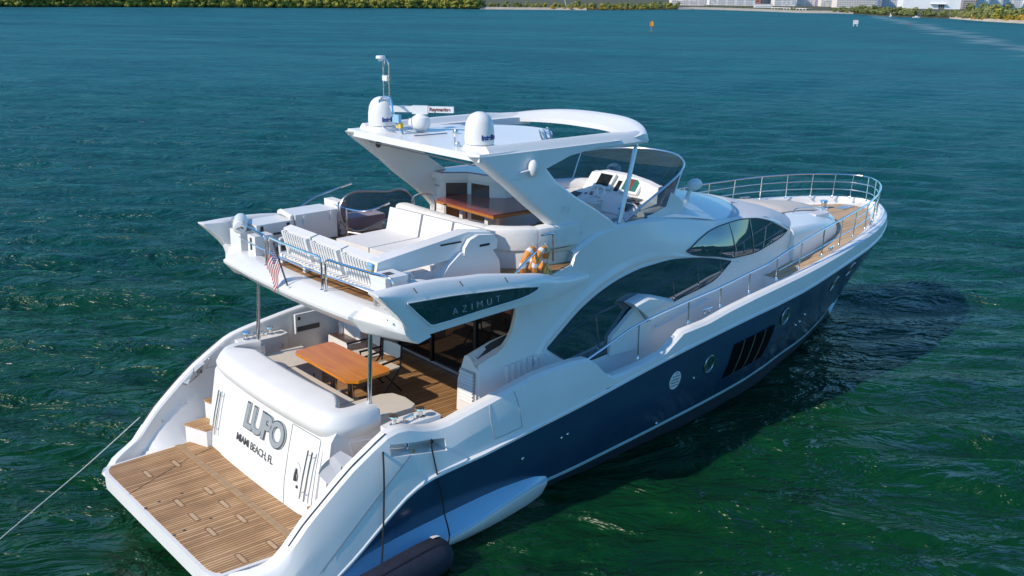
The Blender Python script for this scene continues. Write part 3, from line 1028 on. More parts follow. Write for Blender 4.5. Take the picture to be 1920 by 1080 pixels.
hxs = [5.87, 6.0, 6.3, 6.6, 6.9, 6.98, 7.03, 7.08, 7.2, 7.6, 8.0, 8.5, 9.0, 9.5, 10, 10.5, 11, 11.5, 11.9, 12.2, 12.5, 12.8, 13.1, 13.4, 13.7, 14.0, 14.25, 14.45]
m = MB()
edge = {}
for side in (-1, 1):
    rows = [[Vector((x, side * y, z)) for y, z in house_rows(x)] for x in hxs]
    m.loft(rows)
    edge[side] = [r[-1] for r in rows]
    m.loft([rows[-1], [Vector((p.x + 0.03, side * 0.9, p.z)) for p in rows[-1]]])
    # aft wing wall with the swept pillar edge
    pr = []
    for x in list(np.linspace(4.87, 5.87, 14)) + [5.9, 6.1]:
        zt = pil_f(x)
        pr.append([Vector((x, side * (house_y(5.9, z) + 0.004), z)) for z in np.linspace(1.5, zt, 8)] + [Vector((x + (0.10 if 2.7 < zt < 3.7 else 0.0), side * (house_y(5.9, zt) - 0.16), zt))])
    m.loft(pr)
house = m.obj('deckhouse', white, yacht, ang=38)

# front: roof between the flybridge windscreen and the wrapped windshield
def front(s, c):
    """c: 0 screen base .. 1 windshield top, 2 mid, 3 windshield foot"""
    if c == 0:
        return Vector((11.55 - 2.05 * s * s, 1.87 * s, 4.44 - 0.05 * s * s))
    if c == 1:
        return Vector((13.75 - 1.85 * s * s, 1.76 * s, 3.99 + 0.05 * (1 - s * s)))
    if c == 2:
        return Vector((14.85 - 1.5 * s * s, 1.75 * s, 3.78 + 0.12 * s * s))
    return Vector((15.95 - 1.5 * s * s, 1.68 * s, 3.44 + 0.03 * s * s))
S_ = [-1 + 2 * k / 24 for k in range(25)]
m = MB()
rows = [[front(s, 0) for s in S_]]
for t in (0.25, 0.5, 0.75):
    rows.append([front(s, 0).lerp(front(s, 1), t) + Vector((0, 0, 0.05 * math.sin(math.pi * t))) for s in S_])
rows.append([front(s, 1) for s in S_])
m.loft(rows)
# coaming shelf from the screen base back along both sides to the arch
for side in (-1, 1):
    m.loft([[Vector((x, side * (yt_f(x) - 0.05), zt_f2(x))), Vector((x, side * (yt_f(x) - 0.2), zt_f2(x) + (0.01 if x < 9.4 else 0.05))), Vector((x, side * (yt_f(x) - 0.26), 3.95))] for x in (7.08, 7.2, 7.7, 8.2, 8.7, 9.1, 9.5, 10.0, 10.5, 11.0)])
m.obj('deckhouse_roof', white, yacht, ang=40)
m = MB()
rows = []
for c0, c1 in ((1, 2), (2, 3)):
    for t in (0, 0.33, 0.66):
        rows.append([front(s, c0).lerp(front(s, c1), t) + Vector((0, 0, 0.02 * math.sin(math.pi * t))) for s in S_])
rows.append([front(s, 3) for s in S_])
m.loft(rows)
wsh = m.obj('windshield', cover_m, yacht, ang=60)
m = MB()
for s0 in (-0.42, 0.42):
    m.tube([front(s0, 1).lerp(front(s0, 3), t) + Vector((0, 0, 0.02)) for t in np.linspace(0, 1, 7)], 0.012, 5)
m.tube([front(s, 1) + Vector((0, 0, 0.006)) for s in S_], 0.012, 5)
m.obj('cover_seam', grey_m, wsh)

# coachroof forward of the windshield
def coach(s, t):
    a = front(s, 3)
    n = Vector((18.15 - 1.15 * s * s, 1.18 * s, 3.16 + 0.03 * (1 - s * s)))
    p = a.lerp(n, t)
    p.y = s * (1.68 + (1.18 - 1.68) * t ** 1.5)
    p.z += 0.05 * math.sin(math.pi * t)
    return p
m = MB()
rows = [[coach(s, t) for s in S_] for t in (0, 0.2, 0.4, 0.6, 0.8, 0.93, 1.0)]
m.loft(rows)
# sides and nose down to the deck
def skirt(p, out):
    d = Vector((max(0.0, p.x - 17.0) * 0.9 + 0.10, p.y, 0))
    if p.x < 16.9:
        d = Vector((0.12, 1.0 if p.y > 0 else -1.0, 0))
    d.normalize()
    return p + d * out
edge_pts = [coach(-1, t) for t in np.linspace(0, 1, 9)] + [coach(s, 1) for s in S_[1:-1]] + [coach(1, t) for t in np.linspace(1, 0, 9)]
rows = []
for k_, p in enumerate([edge_pts[0]] + edge_pts + [edge_pts[-1]]):
    q1 = skirt(p, 0.07)
    q1.z = p.z - 0.04
    q2 = skirt(p, 0.12)
    q2.z = p.z - 0.14
    q3 = skirt(p, 0.17)
    q3.z = zd_f(p.x) - 0.03
    row = [p, q1, q2, q3]
    if k_ in (0, len(edge_pts) + 1):
        row = [Vector((v.x - 0.02, math.copysign(1.0, v.y), v.z)) for v in row]
    rows.append(row)
m.loft(rows)
coachroof = m.obj('coachroof', white, yacht, ang=50)
# sunpad and hatches on the coachroof
def coach_xy(x, y):
    best = None
    for t in np.linspace(0, 1, 30):
        for s in np.linspace(-1, 1, 41):
            p = coach(s, t)
            d = (p.x - x) ** 2 + (p.y - y) ** 2
            if best is None or d < best[0]:
                best = (d, p.z)
    return best[1]
m = MB()
rows = []
for k in range(9):
    t = k / 8
    row = []
    for j in range(9):
        y = -0.55 + (1.5 - 0.45 * t + 0.55) * j / 8
        x = 15.75 + 1.85 * t - 0.10 * (y - 0.4) ** 2
        e = 0.0 if k in (0, 8) or j in (0, 8) else 0.085
        row.append(Vector((x, y, coach_xy(x, y) + 0.02 + e)))
    rows.append(row)
m.loft(rows)
m.obj('bow_sunpad', beige, coachroof, ang=70)
m = MB()
zc = coach_xy(16.9, -0.82)
m.box(16.55, 17.15, -1.02, -0.68, zc - 0.05, zc + 0.04, bev=0.02)
ht = m.obj('deck_hatch', plastic_w, coachroof)
m = MB()
m.box(16.62, 17.08, -0.97, -0.73, zc + 0.038, zc + 0.046)
m.obj('pane', cover_m, ht)
m = MB()
pts = smooth_path([(16.0, -0.72, coach_xy(16.0, -0.72) + 0.02), (16.2, -0.72, coach_xy(16.2, -.72) + 0.13), (17.3, -0.66, coach_xy(17.3, -.66) + 0.13), (17.4, -0.66, coach_xy(17.4, -.66) + 0.02)], 4)
m.tube(pts, 0.014, 6)
m.obj('grab_rail', chrome, coachroof)

# -------- windows (solid dark panes standing 12 mm proud of the side)
def side_window(name, top, bot, side, mat_, off=0.014, n=40, rows_n=8):
    tf, bf = itp(top), itp(bot)
    xa, xb = max(top[0][0], bot[0][0]), min(top[-1][0], bot[-1][0])
    m = MB()
    rows, edge_ = [], []
    for k in range(n + 1):
        x = xa + (xb - xa) * (0.5 - 0.5 * math.cos(math.pi * k / n))
        zt, zb = tf(x), bf(x)
        zt = max(zt, zb + 0.001)
        rows.append([Vector((x, side * (house_y(x, zb + (zt - zb) * j / rows_n) + off), zb + (zt - zb) * j / rows_n)) for j in range(rows_n + 1)])
    m.loft(rows)
    # returned edge
    top_e = [r[-1] for r in rows]
    bot_e = [r[0] for r in rows]
    for e in (top_e, bot_e):
        m.loft([[p, p - Vector((0, side * 0.03, 0))] for p in e])
    w = m.obj(name, mat_, yacht, ang=60)
    m = MB()
    m.tube(top_e, 0.012, 5)
    m.tube(bot_e, 0.012, 5)
    m.obj('window_seal', black_m, w)
    return w
BIG_T = [(6.45, 2.52), (6.83, 2.76), (7.29, 3.04), (7.85, 3.28), (8.43, 3.44), (9.09, 3.53), (9.78, 3.545), (10.52, 3.47), (11.24, 3.34), (11.9, 3.17)]
BIG_B = [(6.45, 2.50), (7.0, 2.16), (7.5, 2.06), (8.1, 2.10), (8.9, 2.40), (9.91, 2.70), (11.24, 2.88), (11.9, 3.16)]
FW_T = [(10.35, 3.66), (10.85, 3.83), (11.35, 3.93), (11.8, 3.965), (12.3, 3.985), (12.86, 3.94), (13.3, 3.84), (14.25, 3.46)]
FW_B = [(10.35, 3.64), (10.6, 3.53), (11.4, 3.36), (12.07, 3.22), (12.68, 3.20), (13.4, 3.27), (14.0, 3.36), (14.25, 3.45)]
for side in (-1, 1):
    side_window('saloon_window', BIG_T, BIG_B, side, black_glass)
    w = side_window('forward_window', FW_T, FW_B, side, black_glass)
    m = MB()
    for x in (11.95, 12.65):
        tf, bf = itp(FW_T), itp(FW_B)
        m.tube([(x + 0.12 * (1 - t), side * (house_y(x, bf(x) + (tf(x) - bf(x)) * t) + 0.022), bf(x) + (tf(x) - bf(x)) * t) for t in np.linspace(0, 1, 5)], 0.009, 5)
    m.obj('window_bar', steel_dull, w)
    # moulded eyebrow over the big window
    m = MB()
    tf = itp(BIG_T)
    rows = []
    for x in np.linspace(6.1, 12.3, 40):
        zz = tf(min(max(x, 6.45), 11.9)) + 0.035 + 0.125 * min(1, max(0, (10.4 - x) / 1.2)) - max(0, 6.45 - x) * 1.0 - max(0, x - 11.9) * 0.3
        hw = 0.22 + 0.78 * min(1, max(0, (10.4 - x) / 1.2))
        y = house_y(x, zz)
        rows.append([Vector((x, side * (house_y(x, zz - 0.08 * hw) + 0.002), zz - 0.08 * hw)), Vector((x, side * (y + 0.03 * hw + 0.008), zz - 0.02 * hw)), Vector((x, side * (y + 0.03 * hw + 0.008), zz + 0.03 * hw)), Vector((x, side * (house_y(x, zz + 0.13 * hw) + 0.002), zz + 0.13 * hw))])
    m.loft(rows)
    m.obj('window_eyebrow', white, yacht, ang=60)
    # louvres low on the aft side wall
    for k in range(7):
        x = 5.42 + k * 0.135
        m = MB()
        zb = 2.12 + 0.012 * k
        y = house_y(5.9, 2.25)
        m.prism([(x, side * (y - 0.005)), (x + 0.075, side * (y + 0.028)), (x + 0.085, side * (y + 0.028)), (x + 0.09, side * (y - 0.005))], 'z', zb, zb + 0.30, bev=0.004)
        m.obj('air_louvre', plastic_w, yacht)
    # boarding-step fairing on the side deck
    m = MB()
    yb = 2.12
    fin = [(8.45, 2.98), (8.62, 3.02), (8.85, 3.06), (9.2, 2.98), (9.65, 2.83), (9.3, 2.70), (8.98, 2.52), (8.80, 2.72), (8.62, 2.86)]
    rows = []
    for o, dz in ((yb, 0.0), (2.30, 0.015), (2.40, 0.0), (2.44, -0.03)):
        sc = 1.0 if o < 2.4 else 0.94
        rows.append([Vector((9.0 + (x - 9.0) * sc, side * o, 2.85 + (z - 2.85) * sc + dz)) for x, z in fin])
    m.loft(rows, close=True, cap=True)
    m.obj('side_fairing', white, yacht, ang=40)
    m = MB()
    gate = [(7.95, 2.05), (7.98, 2.40), (8.55, 2.80), (8.66, 2.85), (8.92, 2.55), (9.1, 2.42), (8.85, 2.0)]
    m.prism(gate, 'y', side * 2.20, side * 2.30, bev=0.02)
    m.obj('deck_gate', white2, yacht)

# side decks, forward deck
m = MB()
for side in (-1, 1):
    m.loft([[Vector((x, side * (yh_f(x) - 0.05), zd_f(x))), Vector((x, side * (b_f(x) - 0.40), zd_f(x)))] for x in (5.95, 7, 8, 9, 10, 11, 12, 13.2)])
    m.loft([[Vector((5.95, side * y, z)) for y in (2.18, b_f(5.9) - 0.4)] for z in (1.5, 1.66)])
    m.loft([[Vector((13.2, side * y, z)) for y in (1.9, b_f(13.2) - 0.4)] for z in (2.0, 2.62)])
rows = []
for x in (13.2, 14, 15, 16, 17, 17.7, 18.4, 19, 19.5, 19.9, 20.15, 20.3):
    w = b_f(x) - 0.38 * min(1, b_f(x))
    rows.append([Vector((x, -w * s, zd_f(max(x, 13.3)) + 0.03 * (1 - s * s))) for s in np.linspace(-1, 1, 9)])
m.loft(rows)
deck = m.obj('side_deck', white2, yacht)
m = MB()
rows = []
for x in (13.24, 14, 15, 16, 17, 17.7, 18.4, 19, 19.5, 19.85, 20.05):
    w = b_f(x) - 0.38 * min(1, b_f(x)) - 0.09
    rows.append([Vector((x, -w * s, zd_f(max(x, 13.3)) + 0.03 * (1 - s * s) + 0.008)) for s in np.linspace(-1, 1, 9)])
m.loft(rows)
m.obj('teak_foredeck', teak_bow, deck)

# bow hardware
m = MB()
m.lathe([(0, 0.24), (0.10, 0.24), (0.11, 0.21), (0.075, 0.17), (0.07, 0.08), (0.12, 0.05), (0.13, 0.0)], (19.1, 0.35, zd_f(19) + 0.03), 18)
wl = m.obj('anchor_windlass', chrome, yacht)
m = MB()
m.box(19.3, 19.9, -0.12, 0.12, zd_f(19.3) + 0.02, zd_f(19.3) + 0.07, bev=0.02)
m.obj('anchor_roller', steel_dull, yacht)
def cleat(x, y, z, ang=0):
    m = MB()
    M = Matrix.Translation((x, y, z)) @ Matrix.Rotation(ang, 4, 'Z')
    m.tube([M @ Vector(p) for p in ((-0.17, 0, 0.10), (-0.1, 0, 0.105), (0.1, 0, 0.105), (0.17, 0, 0.10))], [0.012, 0.02, 0.02, 0.012], 8)
    for a in (-0.07, 0.07):
        m.tube([M @ Vector((a, 0, 0)), M @ Vector((a, 0, 0.1))], 0.02, 8)
    return m.obj('mooring_cleat', chrome, yacht)
for side in (-1, 1):
    cleat(10.25, side * (b_f(10.2) - 0.29), zg_s(10.25), 0)
    cleat(15.0, side * (b_f(15) - 0.27), zg_s(15.0), side * -0.2)
    cleat(17.6, side * (b_f(17.6) - 0.27), zg_s(17.6), side * -0.35)

# bow and side guard rails
RAIL = [(6.75, 2.72, 2.47), (7.3, 2.73, 2.46), (8.23, 2.73, 2.73), (9.63, 2.72, 2.90), (10.6, 2.71, 2.99), (11.55, 2.7, 3.12), (12.24, 2.68, 3.20), (12.54, 2.66, 3.26), (13.8, 2.58, 3.50), (14.82, 2.45, 3.60), (15.85, 2.29, 3.68), (16.94, 2.06, 3.72), (18.0, 1.75, 3.77), (18.8, 1.42, 3.79), (19.4, 1.08, 3.8), (19.95, 0.66, 3.8), (20.25, 0.3, 3.8), (20.35, 0, 3.8)]
RY = itp([(x, y) for x, y, z in RAIL])
RZ = itp([(x, z) for x, y, z in RAIL])
for side in (-1, 1):
    m = MB()
    pts = [(x, side * y, z) for x, y, z in RAIL]
    if side < 0:
        pts[0] = (6.79, -2.72, 2.30)
    m.tube(smooth_path(pts, 5), 0.022, 8)
    rail = m.obj('guard_rail', chrome, yacht)
    for x in (8.25, 9.67, 10.66, 11.61, 12.6, 13.58, 14.6, 15.55, 16.4, 17.25, 18.1, 18.85, 19.5, 20.0, 20.28):
        yb = min(b_f(x) - 0.28 * min(1, b_f(x)), RY(x) + 0.02)
        xb = x - (0.0 if x < 13 else 0.06)
        m = MB()
        m.tube([(xb, side * yb, zg_s(x) - 0.01), (x, side * RY(x), RZ(x))], 0.016, 8)
        m.lathe([(0.035, 0), (0.03, 0.025), (0.018, 0.05)], (xb, side * yb, zg_s(x) - 0.005), 10)
        m.obj('stanchion', chrome, rail)
    for f, xstart in ((0.36, 13.6), (0.68, 15.6)) if side > 0 else ((0.36, 12.7), (0.68, 16.4)):
        m = MB()
        pts = []
        for x in np.concatenate([np.linspace(xstart, 19.4, 14), [19.8, 20.05, 20.2, 20.28, 20.3]]):
            yb = min(b_f(x) - 0.28 * min(1, b_f(x)), RY(x) + 0.02)
            zb = zg_s(x)
            pts.append((x - 0.03, side * (yb + (RY(x) - yb) * f) if x < 20.29 else 0, zb + (RZ(x) - zb) * f))
        m.tube(pts, 0.012, 6)
        m.obj('mid_rail', chrome, rail)
    # reflection-side hand rail on the house
    m = MB()
    m.tube(smooth_path([(9.3, side * (house_y(9.3, 2.35) + 0.06), 2.30), (10.0, side * (house_y(10, 2.4) + 0.06), 2.42), (11.0, side * (house_y(11, 2.5) + 0.06), 2.55)], 4), 0.014, 6)
    for x, z in ((9.35, 2.31), (10.95, 2.54)):
        m.tube([(x, side * (house_y(x, z) - 0.01), z), (x, side * (house_y(x, z) + 0.06), z)], 0.012, 6)
    m.obj('hand_rail', chrome, yacht)

# ================================================================== flybridge
FZ = 3.98
fly_out = [(2.72, 0), (2.73, 1.2), (2.78, 2.0), (2.86, 2.6), (2.95, 2.74), (5.2, 2.72), (6.2, 2.5), (7.2, 2.1), (9.5, 1.75), (11.0, 1.2), (11.4, 0)]
fo = fly_out + [(x, -y) for x, y in fly_out[-2:0:-1]]
m = MB()
m.prism(fo, 'z', 3.64, FZ - 0.02)
fly = m.obj('flybridge_deck', white2, yacht)
m = MB()
m.prism([(x + 0.03 if x < 4 else x, y * 0.985) for x, y in fo], 'z', FZ - 0.019, FZ)
m.obj('teak_panel', teak_fly, fly)
# aft fascia beam
def ax(y):
    return 2.66 + 0.035 * y * y * 0.6
m = MB()
rows = []
for y in [-2.96, -2.93, -2.8, -2.5, -2.12, -2.08, -1.6, -1, -0.4, 0.4, 1, 1.6, 2.08, 2.12, 2.5, 2.8, 2.93, 2.96]:
    a = abs(y)
    x0 = ax(y)
    if a > 2.1:
        fx, fz, lx, lz = x0 - 0.24 + (a - 2.1) * 0.35, 3.87 - (a - 2.1) * 0.10, x0 + (a - 2.1) * 0.30, 3.56
    else:
        fx, fz, lx, lz = x0 - 0.30, 3.89, x0 - 0.02, 3.63
    if a > 2.94:
        fx += 0.12
    rows.append([Vector((x0 + 0.30, y, 3.975)), Vector((x0 + 0.06, y, 4.0)), Vector((x0 - 0.02, y, 3.995)), Vector((x0 * 0.45 + fx * 0.55, y, fz + 0.075)), Vector((fx, y, fz)), Vector((fx + 0.01, y, fz - 0.05)), Vector((fx * 0.4 + lx * 0.6, y, lz + 0.055)), Vector((lx, y, lz)), Vector((x0 + 0.5, y, 3.62))])
m.loft(rows, cap=True)
m.obj('aft_fascia', white, yacht, ang=24)
m = MB()
for y in (-0.95, -1.9, -2.75, 0.6):
    m.lathe([(0, 0.01), (0.018, 0.01), (0.025, 0)], (ax(y) - 0.12, y, 3.955), 8)
m.tube([(2.88, -2.62, 4.01), (2.86, -2.92, 3.99)], 0.012, 6)
m.obj('deck_fitting', steel_dull, fly)

# side wings with the dark window
wt_f = itp([(2.42, 4.44), (2.85, 4.47), (3.43, 4.47), (3.8, 4.43), (4.47, 4.38), (4.9, 4.30), (5.75, 4.13), (6.35, 3.93), (6.9, 3.80), (7.5, 3.70)])
wb_f = itp([(2.42, 4.40), (2.75, 4.06), (3.1, 3.66), (3.79, 3.69), (5.14, 3.74), (5.7, 3.70), (6.3, 3.62), (7.0, 3.56), (7.5, 3.55)])
wy_f = itp([(2.42, 2.98), (5.0, 2.97), (5.6, 2.88), (6.2, 2.66), (6.8, 2.40), (7.5, 2.14)])
for side in (-1, 1):
    m = MB()
    rows = []
    for x in [2.42, 2.5, 2.6, 2.75, 2.9, 3.1, 3.3, 3.6, 4, 4.4, 4.8, 5.2, 5.6, 5.9, 6.2, 6.5, 6.8, 7.1, 7.5]:
        zt, zb, y = wt_f(x), wb_f(x), wy_f(x)
        th = 0.27
        h = zt - zb
        rows.append([Vector((x, side * yy, zz)) for yy, zz in ((y - 0.02, zb), (y, zb + 0.3 * h), (y, zb + 0.62 * h), (y - 0.02, zt - 0.22 * h), (y - 0.075, zt - 0.05 * h), (y - 0.14, zt), (y - 0.2, zt - 0.02 * h), (y - th, zt - 0.12 * h), (y - th, zb + 0.1 * h), (y - th + 0.04, zb))])
    m.loft(rows, close=True, cap=True)
    wing = m.obj('flybridge_wing', white, yacht, ang=50)
    # window: recessed-looking dark pane
    top = itp([(2.90, 4.24), (3.73, 4.20), (4.35, 4.145), (5.06, 4.08), (5.50, 4.00), (5.58, 3.985)])
    bot = itp([(2.90, 4.22), (3.18, 3.94), (3.36, 3.80), (4.3, 3.845), (5.1, 3.88), (5.50, 3.925), (5.58, 3.975)])
    m = MB()
    rows, te, be = [], [], []
    for x in np.linspace(2.90, 5.58, 40):
        zt, zb = top(x), bot(x)
        y = wy_f(x) + 0.012
        rows.append([Vector((x, side * y, zb + (zt - zb) * j / 4)) for j in range(5)])
        te.append(Vector((x, side * y, zt)))
        be.append(Vector((x, side * y, zb)))
    m.loft(rows)
    m.loft([[p, p - Vector((0, side * 0.02, 0))] for p in te])
    m.loft([[p, p - Vector((0, side * 0.02, 0))] for p in be])
    pane = m.obj('wing_window', black_glass, wing, ang=60)
    m = MB()
    m.tube(te, 0.014, 5)
    m.tube(be, 0.014, 5)
    m.obj('window_rim', plastic_w, wing)
    if side < 0:
        # letters run along the pane toward the bow
        o = lettering('wing_letters', 'AZIMUT', 0.16, (3.72, -3.0, 3.89), (1, 0, 0.035), (0, 0, 1), letter_pale, wing, extrude=0.004, spacing=1.9, bold=-0.006)
    for x in (3.05, 3.9, 4.8):
        m = MB()
        m.tube([(x, side * (wy_f(x) - 0.04), wt_f(x) - 0.04), (x + 0.04, side * (wy_f(x) - 0.005), wt_f(x) - 0.12)], 0.008, 5)
        m.obj('cover_stud', dark_grey, wing)

# hardtop arch legs
leg = [(4.98, 8.4, 6.02, 1.985), (5.16, 7.15, 5.86, 1.99), (5.40, 6.55, 5.68, 2.0), (5.74, 6.78, 5.42, 2.02), (6.09, 7.22, 5.12, 2.04), (6.47, 7.72, 4.83, 2.05), (6.80, 8.15, 4.56, 2.05), (6.98, 8.40, 4.36, 2.04), (7.06, 8.5, 4.15, 2.04), (6.98, 8.5, 3.95, 2.04)]
for side in (-1, 1):
    m = MB()
    rows = []
    for xa, xf, z, y in leg:
        t = 0.20
        zf = z if z > 5.6 else z + (xf - xa - 1.0) * 0.06
        rows.append([Vector((xa + 0.07, side * (y - 0.005), z)), Vector((xa + 0.16, side * (y + 0.01), z)), Vector((xf - 0.08, side * y, zf)), Vector((xf, side * (y - 0.05), zf)), Vector((xf - 0.02, side * (y - t), zf)), Vector((xa + 0.08, side * (y - t - 0.04), z)), Vector((xa - 0.01, side * (y - t - 0.02), z)), Vector((xa - 0.04, side * (y - 0.10), z))])
    m.loft(rows, close=True, cap=True)
    arch = m.obj('hardtop_leg', white, yacht, ang=45)
    m = MB()
    if side < 0:
        me = lettering('model_number', '70', 0.21, (6.80, -2.074, 4.88), (1, 0.0, 0.02), (0.35, 0.03, 1), letter_pale, arch, extrude=0.004, bold=-0.006, spacing=1.15)
        m.tube([(7.25, -2.03, 4.47), (7.31, -2.09, 4.47)], 0.03, 8)
    else:
        m.lathe([(0, 0.03), (0.05, 0.03), (0.085, 0.01), (0.09, 0.0)], (0, 0, 0), 16, M=Matrix.Rotation(math.pi / 2, 4, 'X'))
        bmesh.ops.translate(m.bm, vec=(5.6, 1.78, 5.74), verts=m.bm.verts)
    m.obj('arch_fitting', letter_pale if side < 0 else dark_grey, arch)

# hardtop: solid aft half with curved front edge, raised side rails, arched front beam
m = MB()
ys = np.linspace(-1.62, 1.62, 19)
fe = [(8.15 - 0.62 * y * y, y) for y in ys]
af = [(5.06 - 0.03 * (1 - (y / 1.98) ** 2), y) for y in np.linspace(1.97, -1.97, 9)]
m.prism([(p[0], p[1]) for p in fe] + [(6.5, 1.9)] + af + [(6.5, -1.9)], 'z', 5.93, 6.05, bev=0.03, seg=3)
top = m.obj('hardtop', white, yacht, ang=40)
m = MB()
rows = []
for x in [5.30, 5.33, 5.6, 6, 6.6, 7.2, 7.8, 8.3, 8.7, 9.0, 9.2]:
    f = 1.0 if x <= 8.6 else 0.7
    if x > 9.05: f = 0.3
    yo = 1.99 - (0.0 if x < 8.7 else (x - 8.7) * 0.18)
    rows.append([(x, yo - 0.02, 5.90), (x, yo, 5.95), (x, yo - 0.03, 6.0), (x, yo - 0.10, 6.03 + 0.07 * f), (x, yo - 0.16, 6.05 + 0.10 * f), (x, yo - 0.24, 6.05 + 0.09 * f), (x, yo - 0.30, 6.045), (x, yo - 0.46, 6.04), (x, yo - 0.46, 5.90)])
for side in (-1, 1):
    mm = MB()
    mm.loft([[Vector((a, side * b_, c)) for a, b_, c in r] for r in rows], close=True, cap=True)
    mm.obj('hardtop_rail', white, top, ang=45)
m.bm.free()
m = MB()
rows = []
for y in np.linspace(-1.93, 1.93, 25):
    q = abs(y) / 1.93
    xo = 9.95 - 0.80 * q ** 2.2
    xi = xo - 0.62 + 0.10 * q
    zl = 0.16 * (1 - q ** 3)
    rows.append([Vector((xi, y, 5.93 + zl * 0.3)), Vector((xi, y, 6.01 + zl * 0.4)), Vector((xi + 0.3, y, 6.06 + zl * 0.8)), Vector((xo - 0.14, y, 6.08 + zl)), Vector((xo - 0.03, y, 6.06 + zl)), Vector((xo, y, 6.0 + zl * 0.8)), Vector((xo - 0.08, y, 5.92 + zl * 0.4))])
m.loft(rows, close=True, cap=True)
m.obj('front_beam', white, top, ang=50)
# folded sunroof fabric and its pipes in the opening
m = MB()
for k in range(3):
    m.tube(smooth_path([(7.0 + 0.12 * k, -1.35, 6.06), (7.25 + 0.1 * k, -1.0, 6.14 + 0.03 * k), (7.75 + 0.08 * k, -0.45, 6.08)], 5), 0.018, 6)
m.obj('sunroof_bow', steel_dull, top)
# awning line along the aft lip
m = MB()
m.tube([(5.03, 1.2, 5.9), (5.02, -1.9, 5.88)], 0.012, 5)
m.obj('aft_lip_seal', dark_grey, top)

# windscreen struts
for side in (-1, 1):
    m = MB()
    m.tube([(8.95, side * 1.83, 5.93), (8.45, side * 1.93, 4.46)], 0.045, 8)
    m.obj('hardtop_strut', chrome if side > 0 else steel_dull, yacht)

# antennas and lights on the hardtop
for side in (-1, 1):
    m = MB()
    m.lathe([(0, 0.57), (0.06, 0.565), (0.13, 0.535), (0.19, 0.475), (0.228, 0.39), (0.245, 0.27), (0.25, 0.13), (0.243, 0.05), (0.21, 0.035), (0.20, 0.0)], (5.48, side * 1.45, 6.10), 36)
    dm = m.obj('satellite_dome', dome_m, top, ang=40)
    m = MB()
    m.lathe([(0.22, 0.0), (0.22, 0.045), (0.27, 0.02), (0.30, -0.06)], (5.48, side * 1.45, 6.09), 32)
    m.obj('dome_base', white2, dm)
    lettering('dome_letters', 'Intellian', 0.115, (0, 0, 6.23), (1, 0, 0), (0, 0, 1), blue_letters, dm, extrude=0.003, bold=0.004, wrap=(5.48, side * 1.45, 0.252, rad(-122)))
m = MB()
m.lathe([(0, 0.30), (0.08, 0.30), (0.10, 0.27), (0.165, 0.23), (0.185, 0.15), (0.175, 0.06), (0.14, 0.02), (0.12, 0)], (5.95, 0.86, 6.08), 20)
m.box(5.84, 5.98, 1.0, 1.10, 6.16, 6.28, bev=0.03)
rd = m.obj('radar_scanner', plastic_w, top, ang=40)
m = MB()
M = Matrix.Translation((5.95, 0.86, 6.46)) @ Matrix.Rotation(math.atan2(-0.70, 0.71), 4, 'Z')
m.box(-0.66, 0.62, -0.045, 0.045, -0.055, 0.055, bev=0.015, M=M)
m.box(-0.15, 0.14, -0.055, 0.055, -0.085, 0.065, bev=0.025, M=M)
m.obj('radar_bar', plastic_w, rd)
# text on the aft face of the bar
ra_ = M.to_3x3() @ Vector((1, 0, 0))
nf = M.to_3x3() @ Vector((0, -1, 0))
if nf.dot(Vector((-1, -1, 0))) < 0:
    nf = -nf
lettering('radar_letters', 'Raymarine', 0.092, Vector((5.95, 0.86, 6.435)) + ra_ * 0.17 + nf * 0.048, ra_, (0, 0, 1), red_letters, rd, extrude=0.002, bold=0.003)
m = MB()
for dx in (0, 0.25):
    m.tube([(5.62 + dx, 0.55, 6.08), (5.62 + dx, 1.15, 6.08)], 0.012, 5)
m.tube([(5.4, 0.3, 6.075), (6.1, 0.25, 6.075)], 0.012, 5)
m.obj('radar_footing', steel_dull, rd)
# light mast: bent pipe frame, ladder section, lamp on top
m = MB()
m.tube(smooth_path([(5.42, 1.42, 6.06), (5.35, 1.36, 6.35), (5.36, 1.33, 6.6), (5.42, 1.28, 6.68), (5.42, 1.06, 6.68), (5.40, 0.98, 6.58), (5.38, 0.90, 6.35), (5.45, 0.72, 6.06)], 4), 0.022, 8)
m.tube([(5.36, 1.30, 6.15), (5.42, 0.9, 6.06)], 0.014, 6)
for y in (1.26, 1.08):
    m.tube([(5.42, y, 6.68), (5.43, y + 0.01, 7.3)], 0.018, 8)
m.tube(smooth_path([(5.43, 1.27, 7.2), (5.43, 1.24, 7.34), (5.43, 1.15, 7.34), (5.43, 1.09, 7.25)], 4), 0.018, 8)
for z in (6.95, 7.05):
    m.tube([(5.42, 1.26, z), (5.42, 1.08, z)], 0.010, 6)
mast = m.obj('light_mast', chrome, top)
m = MB()
m.lathe([(0, 0.10), (0.08, 0.095), (0.09, 0.07), (0.09, 0.045), (0.05, 0.03), (0.04, 0)], (5.43, 1.36, 7.32), 16)
m.obj('masthead_lamp', plastic_w, mast)
m = MB()
m.box(5.38, 5.46, 1.10, 1.25, 6.98, 7.07, bev=0.01)
m.obj('anchor_light', plastic_w, mast)
m = MB()
m.box(5.36, 5.42, 0.72, 0.92, 6.26, 6.40, bev=0.01)
m.obj('decal_plate', skyblue_m, mast)
m = MB()
m.box(5.40, 5.46, 0.72, 0.86, 6.16, 6.26, bev=0.01)
m.obj('yellow_plate', yellow_m, mast)
m = MB()
for y in (0.25, -1.02):
    m.lathe([(0, 0.08), (0.03, 0.08), (0.05, 0.05), (0.05, 0.0)], (5.35 if y < 0 else 6.3, y, 6.05), 10)
m.tube([(5.35, -0.95, 6.06), (5.35, -0.95, 6.2)], 0.012, 5)
m.obj('antenna_stub', steel_dull, top)
